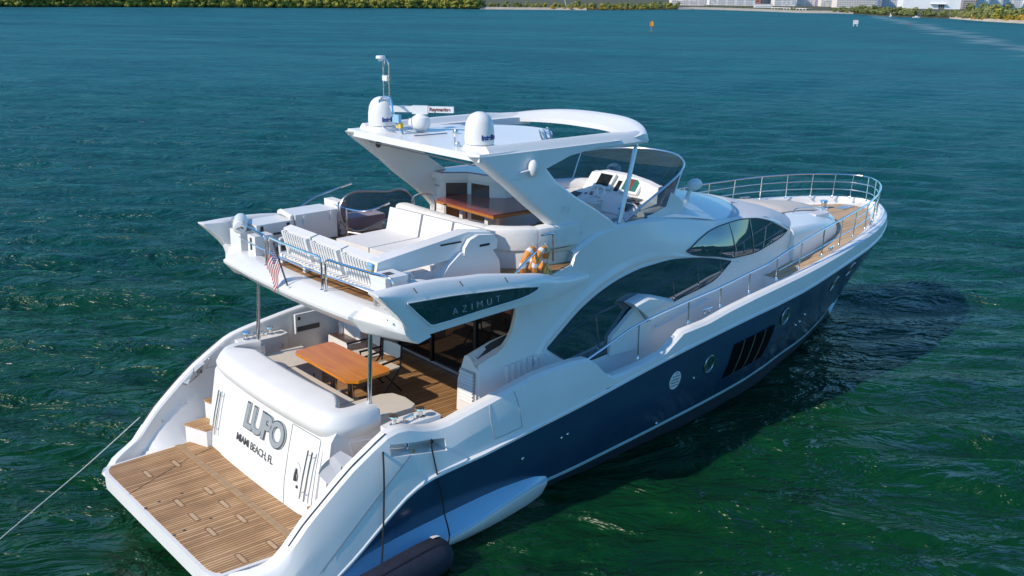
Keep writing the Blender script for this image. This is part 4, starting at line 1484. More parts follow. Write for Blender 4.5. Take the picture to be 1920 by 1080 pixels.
# loudspeaker bowl on the starboard arch
m = MB()
m.ball((6.15, -2.06, 5.74), (0.10, 0.085, 0.15), 14)
sp = m.obj('horn_speaker', plastic_w, yacht)
m = MB()
m.tube([(5.75, -1.95, 5.62), (5.9, -2.05, 5.70), (6.12, -2.06, 5.72)], 0.02, 6)
m.box(5.68, 5.92, -2.02, -1.9, 5.56, 5.60, bev=0.01)
m.obj('speaker_bracket', plastic_w, sp)

# flybridge windscreen
sb, stp = [], []
WS_T = [(8.55, 1.98, 4.50), (9.1, 1.90, 4.70), (9.8, 1.78, 4.92), (10.5, 1.58, 5.10), (11.0, 1.30, 5.20), (11.4, 0.92, 5.25), (11.65, 0.5, 5.28), (11.72, 0.0, 5.29)]
WS_B = [(8.6, 1.96, 4.42), (9.1, 1.88, 4.42), (9.6, 1.78, 4.42), (10.2, 1.58, 4.42), (10.7, 1.30, 4.43), (11.1, 0.92, 4.44), (11.4, 0.5, 4.45), (11.48, 0.0, 4.45)]
tl = smooth_path([(x, -y, z) for x, y, z in WS_T] + [(x, y, z) for x, y, z in WS_T[-2::-1]], 4)
bl = smooth_path([(x, -y, z) for x, y, z in WS_B] + [(x, y, z) for x, y, z in WS_B[-2::-1]], 4)
m = MB()
m.loft([[a, a.lerp(b_, 0.33) + Vector((0, 0, 0)), a.lerp(b_, 0.66), b_] for a, b_ in zip(bl, tl)])
ws = m.obj('flybridge_windscreen', wind_tint, yacht, ang=60)
m = MB()
m.tube(tl, 0.022, 6)
m.obj('screen_rail', steel_dull, ws)
m = MB()
m.tube(bl, 0.02, 5)
m.obj('screen_seal', dark_grey, ws)
m = MB()
for i in (14, len(tl) - 15):
    m.tube([bl[i], tl[i]], 0.018, 6)
m.obj('screen_post', steel_dull, ws)
# search lights outside the screen
for x, y, z in ((11.45, 1.15, 4.74), (11.5, -1.15, 4.72)):
    m = MB()
    m.ball((x + 0.08, y, z), (0.20, 0.13, 0.125), 16)
    m.tube([(x, y, z - 0.06), (x - 0.06, y * 0.97, 4.55), (x - 0.12, y * 0.93, 4.2)], [0.035, 0.04, 0.06], 10)
    m.obj('search_light', plastic_w, yacht)

# helm console
m = MB()
con = [(8.95, 3.98), (9.05, 4.45), (9.45, 4.60), (9.85, 4.66), (10.12, 4.98), (10.25, 5.0), (10.9, 4.62), (11.0, 3.98)]
rows = []
for y in (-1.62, -1.55, -1.3, -0.6, 0.1, 0.38, 0.45):
    sh = 0.0 if -1.5 < y < 0.3 else 0.06
    rows.append([Vector((x - (0.25 if y < -1.2 and x > 10 else 0.0), y, z - (sh if z > 4.2 else 0))) for x, z in con])
m.loft(rows, close=True, cap=True)
helm = m.obj('helm_console', white2, yacht, ang=35)
M = Matrix.Translation((9.99, 0, 4.83)) @ Matrix.Rotation(rad(-43), 4, 'Y')
for yc, w, h in ((-0.12, 0.46, 0.36), (-0.86, 0.50, 0.36)):
    m = MB()
    m.box(-0.03, 0.03, yc - w / 2, yc + w / 2, -h / 2, h / 2, bev=0.02, M=Matrix.Translation((9.93, 0, 4.83)) @ Matrix.Rotation(rad(38), 4, 'Y'))
    fr = m.obj('chart_plotter', plastic_w, helm)
    m = MB()
    m.box(-0.036, -0.028, yc - w / 2 + 0.06, yc + w / 2 - 0.06, -h / 2 + 0.05, h / 2 - 0.04, M=Matrix.Translation((9.93, 0, 4.83)) @ Matrix.Rotation(rad(38), 4, 'Y'))
    if yc < -0.5:
        sm = bpy.data.materials.new('chart_screen')
        sm.use_nodes = True
        nt = sm.node_tree
        tc = N(nt, 'ShaderNodeTexCoord')
        sx = N(nt, 'ShaderNodeSeparateXYZ', inp={0: tc.outputs['Object']})
        nt.links.new(ramp(nt, math_(nt, 'ADD', math_(nt, 'MULTIPLY', sx.outputs['Y'], 2.6), 2.75), [(0.0, (0.03, 0.16, 0.13)), (0.35, (0.03, 0.16, 0.12)), (0.42, (0.22, 0.05, 0.035)), (0.62, (0.20, 0.06, 0.04)), (0.70, (0.03, 0.14, 0.12))]), nt.nodes['Principled BSDF'].inputs['Base Color'])
        nt.nodes['Principled BSDF'].inputs['Roughness'].default_value = 0.12
        m.obj('screen', sm, fr)
    else:
        m.obj('screen', screen_m, fr)
def helm_top(x, y):
    return float(np.interp(x, [8.95, 9.05, 9.45, 9.85, 10.12], [3.98, 4.45, 4.60, 4.66, 4.98]))
for name, (x0, x1, y0, y1) in (('instrument_panel', (9.86, 10.02, -0.54, -0.42)), ('instrument_panel', (9.9, 10.1, -1.40, -1.20)), ('throttle_panel', (9.5, 9.75, -1.35, -1.05)), ('switch_panel', (9.45, 9.62, -0.30, 0.0)), ('switch_panel', (9.3, 9.45, 0.05, 0.30)), ('joystick_panel', (9.2, 9.42, -1.42, -1.2))):
    m = MB()
    za, zb = helm_top(x0, 0), helm_top(x1, 0)
    m.loft([[Vector((x0, y0, za + 0.012)), Vector((x0, y1, za + 0.012))], [Vector((x1, y0, zb + 0.012)), Vector((x1, y1, zb + 0.012))]])
    m.loft([[Vector((x0, y0, za + 0.012)), Vector((x0, y1, za + 0.012))], [Vector((x0, y0, za - 0.01)), Vector((x0, y1, za - 0.01))]])
    m.obj(name, screen_m if 'instr' in name else dark_grey, helm)
m = MB()
for (x, y) in ((9.4, -1.15), (9.25, -1.3), (9.5, -1.42), (9.6, -1.2)):
    m.lathe([(0, 0.03), (0.05, 0.03), (0.055, 0)], (x, y, helm_top(x, y)), 12)
m.obj('gauge', black_m, helm)
m = MB()
M = Matrix.Translation((9.15, -0.62, 4.72)) @ Matrix.Rotation(rad(-52), 4, 'Y')
m.tube([M @ Vector((0.20 * math.cos(a), 0.20 * math.sin(a), 0)) for a in [2 * math.pi * k / 28 for k in range(28)]], 0.022, 8, closed=True)
for a in (0.3, 2.4, 4.5):
    m.tube([M @ Vector((0, 0, -0.02)), M @ Vector((0.2 * math.cos(a), 0.2 * math.sin(a), 0))], 0.016, 6)
m.lathe([(0, 0.03), (0.06, 0.02), (0.07, -0.02)], (0, 0, 0), 12)
bmesh.ops.translate(m.bm, vec=(0, 0, 0), verts=[])
m.tube([M @ Vector((0, 0, -0.02)), M @ Vector((0, 0, -0.25))], 0.04, 8)
for v in m.bm.verts:
    if v.co.length < 0.2:
        v.co = M @ v.co
m.obj('steering_wheel', plastic_w, helm)
# dash wrap around the front, inside the screen
m = MB()
wr = smooth_path([(9.3, -1.72, 4.36), (10.2, -1.48, 4.40), (10.75, -1.1, 4.42), (11.1, -0.5, 4.44), (11.15, 0.0, 4.45), (11.05, 0.6, 4.45), (10.7, 1.15, 4.45), (10.2, 1.45, 4.45), (9.4, 1.68, 4.44), (8.4, 1.80, 4.42)], 4)
m.tube(wr, 0.17, 10)
m.obj('coaming_pad', cushion, yacht, ang=70)
# port companion lounge
m = MB()
m.prism([(8.7, 0.6), (10.75, 0.6), (10.6, 1.15), (10.0, 1.5), (8.7, 1.75)], 'z', 3.98, 4.42, bev=0.05, seg=3)
m.obj('companion_lounge', cushion, yacht)
# helm seat
m = MB()
m.box(8.1, 8.65, -1.75, -0.5, 4.0, 4.40, bev=0.05)
hs = m.obj('helm_seat', white2, yacht)
m = MB()
m.box(8.08, 8.68, -1.75, -0.5, 4.40, 4.52, bev=0.05, seg=3)
m.box(7.98, 8.16, -1.75, -0.5, 4.45, 4.85, bev=0.07, seg=3)
m.obj('seat_cushion', grey_m, hs)

# bar cabinet port side
m = MB()
m.prism([(7.0, 2.02), (7.0, 1.55), (7.42, 1.28), (7.55, 0.7), (7.75, 0.5), (8.6, 0.5), (8.6, 2.0)], 'z', 3.98, 4.98, bev=0.01)
bar = m.obj('bar_cabinet', white2, yacht)
m = MB()
m.prism([(6.92, 2.08), (6.92, 1.52), (7.36, 1.22), (7.48, 0.66), (7.72, 0.42), (8.65, 0.42), (8.65, 2.04)], 'z', 4.93, 5.06, bev=0.02)
m.obj('bar_rim', white2, bar)
m = MB()
m.prism([(7.02, 1.98), (7.0, 1.60), (7.42, 1.30), (7.55, 0.74), (7.78, 0.52), (8.5, 0.52), (8.5, 1.95)], 'z', 5.055, 5.075, bev=0.008)
m.obj('bar_top', mahogany, bar)
def face_panel(p0, p1, z0, z1, mat_, name, parent, off=0.012):
    a, b_ = Vector((*p0, 0)), Vector((*p1, 0))
    d = (b_ - a).normalized()
    n = Vector((d.y, -d.x, 0))
    if n.x > 0:
        n = -n
    m = MB()
    q = [a, b_, b_ + n * off, a + n * off]
    m.prism([(v.x, v.y) for v in q], 'z', z0, z1, bev=0.004)
    return m.obj(name, mat_, parent)
face_panel((7.04, 1.53), (7.40, 1.30), 4.12, 4.86, brown_door, 'cabinet_door', bar)
face_panel((7.44, 1.20), (7.54, 0.76), 4.12, 4.86, brown_door, 'cabinet_door', bar)
face_panel((7.0, 1.97), (7.0, 1.60), 4.3, 4.86, white2, 'cabinet_door', bar)
face_panel((7.0, 1.9), (7.0, 1.66), 4.77, 4.80, steel_dull, 'door_handle', bar, off=0.03)

# L-shaped settee round the dining table: backrests toward the camera side
m = MB()
seat = [(5.62, 1.15), (6.05, 1.15), (6.05, -0.65), (6.5, -1.25), (7.3, -1.25), (7.3, -1.98), (6.2, -2.0), (5.62, -1.5)]
m.prism(seat, 'z', 3.98, 4.30, bev=0.01)
sett = m.obj('dining_settee', white2, yacht)
m = MB()
m.prism([(5.75, 1.12), (6.05, 1.12), (6.05, -0.65), (6.5, -1.25), (7.3, -1.25), (7.3, -1.8), (6.3, -1.85), (5.75, -1.4)], 'z', 4.30, 4.42, bev=0.03)
m.obj('seat_cushion', cream, sett)
bp_ = [(5.66, 1.15), (5.64, 0.3), (5.63, -0.6), (5.66, -1.15), (5.85, -1.6), (6.25, -1.9), (6.75, -2.0), (7.25, -2.0)]
sp_ = smooth_path([(x, y, 0) for x, y in bp_], 5)
for (i0, i1) in ((0, 17), (17, 26), (26, len(sp_))):
    m = MB()
    seg = sp_[i0:min(i1 + 1, len(sp_))]
    rows = []
    for i, p in enumerate(seg):
        t = (seg[min(i + 1, len(seg) - 1)] - seg[max(i - 1, 0)]).normalized()
        n = Vector((t.y, -t.x, 0))      # outward (aft / starboard)
        if n.dot(p - Vector((6.6, 0, 0))) < 0:
            n = -n
        e = 0.93 if i in (0, len(seg) - 1) else 1
        prof = [(0.09, 4.29), (0.115, 4.32), (0.12, 4.60), (0.10, 4.67), (0.04, 4.70), (-0.08, 4.70), (-0.13, 4.65), (-0.12, 4.32)]
        rows.append([p + n * o * e + Vector((0, 0, 4.48 + (z - 4.48) * e)) for o, z in prof])
    m.loft(rows, close=True, cap=True)
    m.obj('back_cushion', cushion, sett, ang=45)
m = MB()
rows = []
for i, p in enumerate(sp_[12:]):
    t = (sp_[min(i + 13, len(sp_) - 1)] - sp_[i + 11]).normalized()
    n = Vector((t.y, -t.x, 0))
    if n.dot(p - Vector((6.6, 0, 0))) < 0:
        n = -n
    rows.append([p + n * 0.02 + Vector((0, 0, 3.98)), p + n * 0.02 + Vector((0, 0, 4.18)), p + n * 0.05 + Vector((0, 0, 4.21)), p + n * 0.06 + Vector((0, 0, 4.26))])
m.loft(rows)
m.obj('settee_base', cream, sett)
m = MB()
m.lathe([(0, 0.015), (0.06, 0.015), (0.07, 0)], (0, 0, 0), 12, M=Matrix.Rotation(math.pi / 2 * 0.8, 4, 'X'))
bmesh.ops.translate(m.bm, vec=(5.62, -1.33, 4.10), verts=m.bm.verts)
m.obj('courtesy_light', grey_m, sett)

# tender crane
m = MB()
arm = [(2.98, 4.43), (3.02, 4.62), (3.12, 4.64), (4.75, 4.85), (5.25, 4.78), (5.3, 4.60), (5.2, 4.45), (4.72, 4.46), (3.2, 4.40)]
m.prism(arm, 'y', -2.06, -1.78, bev=0.03, seg=3)
crane = m.obj('tender_crane', white, yacht)
m = MB()
ped = [(4.02, 3.98), (4.10, 4.16), (4.30, 4.38), (4.55, 4.55), (5.2, 4.55), (5.38, 4.3), (5.42, 3.98)]
rows = []
for y, s in ((-2.14, 0.96), (-2.08, 1.0), (-1.74, 1.0), (-1.68, 0.96)):
    rows.append([Vector((4.8 + (x - 4.8) * s, y, z)) for x, z in ped])
m.loft(rows, close=True, cap=True)
m.obj('crane_pedestal', white, crane, ang=40)
m = MB()
cap_ = [(4.60, 4.50), (4.62, 4.62), (4.72, 4.74), (4.9, 4.80), (5.22, 4.76), (5.30, 4.66), (5.28, 4.52), (4.7, 4.44)]
m.prism(cap_, 'y', -2.16, -2.04, bev=0.025, seg=3)
m.obj('crane_cap', white, crane)
m = MB()
m.box(4.92, 5.12, -2.170, -2.158, 4.60, 4.635)
m.box(4.2, 4.62, -2.068, -2.058, 4.60 + 0.10, 4.625 + 0.10, M=None)
m.obj('crane_plate', black_m, crane)
m = MB()
m.box(2.955, 2.99, -1.99, -1.85, 4.56, 4.60)
m.box(2.95, 2.985, -1.99, -1.85, 4.50, 4.55)
m.obj('crane_end_label', skyblue_m, crane)
m = MB()
m.box(2.945, 2.98, -1.99, -1.85, 4.44, 4.495)
m.obj('crane_end_label', yellow_m, crane)

# flybridge rails
def urail(name, pts, z0, z1, parent, mid=True, r=0.02):
    P = [Vector(p) for p in pts]
    m = MB()
    a, b_ = P[0], P[-1]
    path = [a + Vector((0, 0, z0)), a + Vector((0, 0, z1 - 0.08)), a.lerp(P[1], 0.08 / (P[1] - a).length * 0.4) + Vector((0, 0, z1 - 0.02))]
    path += [a.lerp(P[1], 0.1 / (P[1] - a).length) + Vector((0, 0, z1))] + [p + Vector((0, 0, z1)) for p in P[1:-1]] + [b_.lerp(P[-2], 0.1 / (P[-2] - b_).length) + Vector((0, 0, z1))]
    path += [b_.lerp(P[-2], 0.03 / (P[-2] - b_).length) + Vector((0, 0, z1 - 0.02)), b_ + Vector((0, 0, z1 - 0.08)), b_ + Vector((0, 0, z0))]
    m.tube(path, r, 8)
    if mid:
        m.tube([p + Vector((0, 0, (z0 + z1) / 2)) for p in P], r * 0.7, 6)
    for p in (a, b_):
        m.lathe([(0.045, 0), (0.045, 0.015), (r, 0.03)], p + Vector((0, 0, z0)), 10)
    return m.obj(name, chrome, parent)
urail('aft_rail', [(2.92, 2.62, 0), (2.80, 2.0, 0), (2.74, 1.3, 0), (2.72, 0.95, 0)], FZ, 4.52, yacht)
urail('aft_rail', [(2.715, 0.84, 0), (2.69, 0.3, 0), (2.69, -0.3, 0), (2.715, -0.92, 0)], FZ, 4.52, yacht)
urail('aft_rail', [(2.72, -1.03, 0), (2.76, -1.6, 0), (2.84, -2.2, 0), (2.92, -2.60, 0)], FZ, 4.52, yacht)
m = MB()
m.tube([(4.88, 2.26, FZ), (4.88, 2.26, 4.58)], 0.022, 8)
m.tube([(4.88, 1.82, FZ), (4.88, 1.82, 4.56)], 0.022, 8)
m.tube(smooth_path([(4.88, 2.30, 4.58), (4.88, 1.82, 4.56), (5.0, 1.4, 4.56), (5.2, 1.25, 4.62), (5.45, 1.2, 4.7)], 4), 0.02, 8)
m.tube([(4.88, 2.26, 4.28), (4.88, 1.82, 4.27)], 0.014, 6)
m.tube(smooth_path([(4.88, 1.82, 4.10), (5.2, 1.35, 4.08), (5.5, 1.25, 4.08)], 4), 0.014, 6)
m.obj('stairwell_rail', chrome, yacht)
m = MB()
m.tube(smooth_path([(6.02, 1.3, 4.3), (6.05, 1.25, 4.74), (6.3, 0.95, 4.78), (6.32, 0.93, 4.4)], 4), 0.018, 6)
m.obj('settee_rail', steel_dull, yacht)
# smoked stairwell guard
gp = [(4.78, 4.47), (4.80, 4.62), (4.92, 4.78), (5.12, 4.84), (5.43, 4.82), (5.88, 4.76), (6.1, 4.78), (6.28, 4.74), (6.42, 4.62), (6.50, 4.45), (6.3, 4.25), (5.8, 4.2), (5.25, 4.06), (5.0, 4.12), (4.84, 4.28)]
gp = [(p.x, p.y) for p in smooth_path([(a, b_, 0) for a, b_ in gp + gp[:1]], 3)][:-1]
m = MB()
m.prism(gp, 'y', 1.895, 1.905)
gd = m.obj('stairwell_guard', guard_tint, yacht)
m = MB()
m.tube([(a, 1.90, b_) for a, b_ in gp], 0.020, 8, closed=True)
m.obj('guard_frame', steel_dull, gd)
m = MB()
m.tube(smooth_path([(4.3, 2.78, 4.42), (4.8, 2.75, 4.66), (5.5, 2.6, 4.86)], 5), 0.018, 6)
m.obj('port_hand_rail', chrome, yacht)
# starboard grab rails by the arch
m = MB()
m.tube(smooth_path([(5.22, -2.70, 4.22), (5.5, -2.62, 4.34), (5.85, -2.5, 4.44), (6.12, -2.42, 4.48)], 4), 0.022, 8)
m.tube([(6.16, -2.42, 4.49), (6.20, -2.42, 3.98)], 0.018, 8)
m.tube(smooth_path([(6.2, -2.25, 4.62), (6.42, -2.25, 4.62), (6.46, -2.25, 4.55), (6.48, -2.25, 4.12)], 3), 0.018, 8)
m.obj('boarding_rail', chrome, yacht)

# ================================================================== loose things on board
# cockpit table
t = thing('cockpit_table', 'varnished orange-brown wooden table on two chrome legs in the lower cockpit', 'table', (3.66, 0.15, 1.55))
m = MB()
tb = [(3.30, 1.12), (3.97, 1.16), (4.05, 1.09), (4.10, -0.70), (4.03, -0.80), (3.36, -0.86), (3.20, -0.70), (3.22, 1.02)]
m.prism(tb, 'z', 2.20, 2.25, bev=0.015, seg=3)
m.obj('tabletop', varnish, t)
for (x, y) in ((3.64, 0.42), (3.70, -0.06)):
    m = MB()
    m.tube([(x, y, 1.55), (x, y, 2.2)], 0.06, 16)
    m.lathe([(0.13, 0), (0.13, 0.02), (0.06, 0.04)], (x, y, 1.55), 18)
    m.obj('leg', chrome, t)

# folding director chairs beside it
def director(name, label, loc, rz):
    t = thing(name, label, 'chair', (0, 0, 0), 'folding chairs at the cockpit table')
    m = MB()
    m.box(-0.22, 0.22, -0.25, 0.25, 0.44, 0.47, bev=0.01)
    m.obj('seat', cream, t)
    m = MB()
    rows = []
    for k in range(7):
        y = -0.26 + 0.52 * k / 6
        x = 0.24 + 0.05 * (1 - (y / 0.26) ** 2)
        rows.append([Vector((x - 0.02, y, 0.58)), Vector((x, y, 0.84)), Vector((x + 0.015, y, 0.84)), Vector((x - 0.005, y, 0.58))])
    m.loft(rows, close=True, cap=True)
    m.obj('backrest', cream, t)
    for y in (-0.26, 0.26):
        m = MB()
        m.tube([(-0.22, y, 0.0), (0.2, y, 0.45)], 0.014, 6)
        m.tube([(0.22, y, 0.0), (-0.2, y, 0.45)], 0.014, 6)
        m.tube([(0.2, y, 0.44), (0.24, y, 0.88)], 0.016, 6)
        m.tube([(-0.22, y, 0.62), (0.24, y, 0.64)], 0.02, 6)
        m.tube([(-0.2, y, 0.44), (-0.2, y, 0.62)], 0.012, 6)
        m.obj('folding_frame', black_m, t)
    t.matrix_basis = Matrix.Translation(loc) @ Matrix.Rotation(rz, 4, 'Z')
    return t
d1 = director('folding_chair', 'cream folding chair with black legs at the table end nearest the saloon door', (4.40, -0.02, 1.552), 0.1)
d2 = director('folding_chair', 'cream folding chair half hidden behind the far side of the wooden cockpit table', (4.50, 0.75, 1.552), -0.1)

# slatted stern bench: three seats, backs to the stern
t = thing('slatted_sofa', 'white slatted three seat sofa with its back to the stern rail of the flybridge', 'sofa', (3.3, -0.35, FZ))
m = MB()
m.box(2.98, 3.62, -2.06, 1.15, 4.10, 4.17, bev=0.012)
m.obj('seat_frame', white2, t)
for (x, y) in ((3.02, 0.32), (3.02, -2.02), (3.58, 1.1), (3.58, -2.0), (3.02, 1.1)):
    m = MB()
    m.box(x - 0.035, x + 0.035, y - 0.04, y + 0.04, FZ, 4.11, bev=0.006)
    m.obj('leg', white2, t)
for yc in (0.58, -0.38, -1.33):
    w = 0.36
    m = MB()
    Mb = rot('Y', -14, (3.08, yc, 4.16))
    n = 9
    for k in range(n):
        y = yc - w + 0.035 + (2 * w - 0.07) * k / (n - 1)
        m.box(3.065, 3.10, y - 0.021, y + 0.021, 4.14, 4.585, bev=0.006, M=Mb)
    for s in (-1, 1):
        m.box(3.055, 3.12, yc + s * (w + 0.02) - 0.03, yc + s * (w + 0.02) + 0.03, 4.12, 4.60, bev=0.008, M=Mb)
    m.box(3.08, 3.115, yc - w, yc + w, 4.40, 4.45, bev=0.006, M=Mb)
    m.box(3.08, 3.115, yc - w, yc + w, 4.14, 4.20, bev=0.006, M=Mb)
    m.obj('slatted_back', white2, t)
    m = MB()
    m.box(3.13, 3.28, yc - w - 0.09, yc + w + 0.09, 4.24, 4.62, bev=0.07, seg=4, M=Mb)
    m.obj('back_cushion', cushion, t)
    m = MB()
    m.box(3.12, 3.64, yc - w - 0.09, yc + w + 0.09, 4.17, 4.28, bev=0.045, seg=3)
    m.obj('seat_cushion', cushion, t)
m = MB()
for k in range(26):
    y = -1.8 + 2.8 * k / 25
    m.box(2.93, 3.10, y - 0.035, y + 0.035, 4.155, 4.178, bev=0.004)
m.obj('seat_slats', white2, t)
for y, lb in ((1.12, 0), (-2.04, 0)):
    m = MB()
    m.tube(smooth_path([(2.98, y, 4.16), (2.98, y, 4.36), (3.05, y, 4.42), (3.5, y, 4.40), (3.56, y, 4.17)], 3), 0.022, 7)
    m.obj('armrest', plastic_w, t)

t.matrix_basis = Matrix.Translation((0.03, -0.13, 0)) @ t.matrix_basis

# white ice chest beside it, starboard end of the bench
t = thing('cool_box', 'small white cool box between the slatted sofa and the starboard stern rail', 'cooler', (3.0, -2.3, FZ), 'cool boxes on the flybridge')
m = MB()
m.box(2.86, 3.25, -2.50, -2.10, 4.16, 4.42, bev=0.03, seg=3)
m.obj('body', plastic_w, t)
m = MB()
m.box(2.85, 3.26, -2.51, -2.09, 4.42, 4.50, bev=0.03, seg=3)
ld = m.obj('lid', plastic_w, t)
m = MB()
m.box(2.98, 3.12, -2.36, -2.22, 4.498, 4.506, bev=0.002)
m.obj('cup_recess', dark_grey, ld)
for x in (2.9, 3.2):
    for y in (-2.45, -2.15):
        m = MB()
        m.box(x - 0.02, x + 0.02, y - 0.02, y + 0.02, FZ, 4.17)
        m.obj('leg', steel_dull, t)
# padded ottoman / lounge end behind the crane
t = thing('ottoman', 'low white padded ottoman on the flybridge under the crane arm', 'ottoman', (3.75, -1.5, FZ))
m = MB()
m.box(3.48, 4.05, -2.0, -1.25, 4.05, 4.30, bev=0.06, seg=3)
m.obj('cushion', cushion, t)
m = MB()
m.box(3.52, 4.01, -1.96, -1.29, FZ, 4.08, bev=0.01)
m.obj('base', white2, t)
t = thing('bolster_cushion', 'white rounded bolster leaning on the starboard flybridge side by the dark wing window', 'cushion', (3.5, -2.45, FZ))
m = MB()
m.ball((3.45, -2.42, 4.16), (0.38, 0.20, 0.20), 18)
m.obj('cover', cushion, t)

# deep white sofa facing aft
t = thing('deep_sofa', 'deep white sofa facing the stern with three back cushions in the middle of the flybridge', 'sofa', (4.6, 0, FZ))
m = MB()
m.box(4.0, 5.45, -1.55, 1.02, 4.10, 4.17, bev=0.012)
m.obj('frame', white2, t)
for (x, y) in ((4.05, 0.95), (4.05, -0.35), (4.05, -1.5), (5.4, 0.95), (5.4, -1.5)):
    m = MB()
    m.box(x - 0.035, x + 0.035, y - 0.035, y + 0.035, FZ, 4.11, bev=0.006)
    m.obj('leg', white2, t)
for (y0, y1) in ((0.10, 1.02), (-0.72, 0.08), (-1.55, -0.74)):
    m = MB()
    m.box(4.0, 5.25, y0 + 0.006, y1 - 0.006, 4.16, 4.33, bev=0.055, seg=4)
    m.obj('seat_cushion', cushion, t)
    m = MB()
    m.box(5.10, 5.34, y0 + 0.02, y1 - 0.02, 4.26, 4.72, bev=0.08, seg=4, M=rot('Y', 14, (5.2, 0, 4.26)))
    m.obj('back_cushion', cushion, t)
m = MB()
m.box(4.0, 5.45, 0.99, 1.05, 4.13, 4.22, bev=0.02)
m.obj('side_rail', white2, t)

t.matrix_basis = Matrix.Translation((0.05, -0.26, 0)) @ rot('Z', 5, (4.7, 0, 0)) @ t.matrix_basis

# white lockers / cool boxes on the port side
def chest(name, label, x0, x1, y0, y1, z1, latch, rz, group):
    t = thing(name, label, 'cooler', ((x0 + x1) / 2, (y0 + y1) / 2, FZ), group)
    Mz = rot('Z', rz, ((x0 + x1) / 2, (y0 + y1) / 2, 0))
    m = MB()
    m.box(x0, x1, y0, y1, FZ + 0.02, z1 - 0.09, bev=0.03, seg=3, M=Mz)
    m.obj('body', plastic_w, t)
    m = MB()
    m.box(x0 - 0.012, x1 + 0.012, y0 - 0.012, y1 + 0.012, z1 - 0.09, z1, bev=0.028, seg=3, M=Mz)
    ld = m.obj('lid', plastic_w, t)
    for k in latch:
        m = MB()
        xx = x0 + (x1 - x0) * k
        m.box(xx - 0.025, xx + 0.025, y0 - 0.035, y0 - 0.005, z1 - 0.20, z1 - 0.03, bev=0.008, M=Mz)
        m.obj('latch', black_m if z1 < 4.5 else plastic_w, t)
    return t, Mz
c1, Mz = chest('cool_box', 'white cool box with black latches standing behind the port stern rail', 3.05, 3.80, 1.95, 2.50, 4.46, (0.12, 0.85), 3, 'cool boxes on the flybridge')
m = MB()
m.box(3.38, 3.52, 1.925, 1.945, 4.24, 4.275, M=Mz)
m.obj('badge', dark_grey, c1)
c2, _ = chest('cool_box', 'largest white cool box with white latches along the port side of the flybridge', 3.86, 4.76, 1.98, 2.58, 4.54, (0.2, 0.85), 2, 'cool boxes on the flybridge')
m = MB()
m.tube(smooth_path([(3.86, 2.55, 4.50), (3.78, 2.3, 4.56), (3.82, 2.0, 4.50)], 4), 0.05, 8)
m.obj('rope_handle', cushion, c2)
t = thing('white_bin', 'short white upright bin standing in the port stern corner of the flybridge', 'bin', (3.0, 1.75, FZ))
m = MB()
m.box(2.86, 3.22, 1.62, 1.90, FZ, 4.34, bev=0.03, seg=3)
m.obj('body', plastic_w, t)
m = MB()
m.box(2.84, 2.87, 1.74, 1.78, 4.08, 4.30)
m.obj('handle', dark_grey, t)
t = thing('barbecue_grill', 'white rounded barbecue grill on a pedestal at the port end of the stern rail', 'grill', (2.95, 2.3, FZ))
m = MB()
m.box(2.82, 3.08, 2.1, 2.52, FZ, 4.34, bev=0.02)
m.obj('pedestal', plastic_w, t)
m = MB()
Mg = Matrix.Translation((2.92, 2.28, 4.46)) @ Matrix.Rotation(rad(62), 4, 'Z')
m.tube([Mg @ Vector((x, 0, 0)) for x in (-0.36, -0.34, -0.3, 0, 0.3, 0.34, 0.36)], [0.02, 0.10, 0.125, 0.13, 0.125, 0.10, 0.02], 16)
m.obj('hood', plastic_w, t)
m = MB()
m.tube([Mg @ Vector((-0.37, -0.06, -0.02)), Mg @ Vector((-0.40, -0.02, 0.02)), Mg @ Vector((-0.37, 0.06, -0.02))], 0.014, 6)
m.obj('handle', dark_grey, t)
t = thing('sun_lounger', 'white padded lounger behind the smoked stairwell guard on the port side', 'lounger', (5.2, 2.35, FZ))
m = MB()
m.box(4.9, 5.95, 2.1, 2.6, 4.10, 4.28, bev=0.05, seg=3)
m.obj('seat_pad', cushion, t)
m = MB()
m.box(4.86, 5.05, 2.1, 2.6, 4.22, 4.64, bev=0.07, seg=3)
m.obj('back_pad', cushion, t)
m = MB()
m.box(4.95, 5.9, 2.14, 2.56, FZ, 4.11, bev=0.02)
m.obj('base', white2, t)

# dining table on the flybridge
t = thing('dining_table', 'glossy dark mahogany dining table with an orange edge on the flybridge', 'table', (7.1, 0.4, FZ))
tt = [(6.55, -0.55), (7.45, -0.58), (7.95, -0.30), (8.05, 0.35), (7.55, 1.38), (6.75, 1.34), (6.6, 1.25)]
m = MB()
m.prism(tt, 'z', 4.595, 4.625, bev=0.006)
top_t = m.obj('tabletop', mahogany, t)
m = MB()
big = [(7.15 + (x - 7.15) * 1.025, 0.4 + (y - 0.4) * 1.02) for x, y in tt]
m.prism(big, 'z', 4.55, 4.598, bev=0.008)
m.obj('table_edge', mahogany_edge, top_t)
for (x, y) in ((6.75, -0.15), (6.85, 0.75), (7.5, 0.4)):
    m = MB()
    m.box(x - 0.04, x + 0.04, y - 0.05, y + 0.05, FZ, 4.56, bev=0.008)
    m.obj('leg', white2, t)

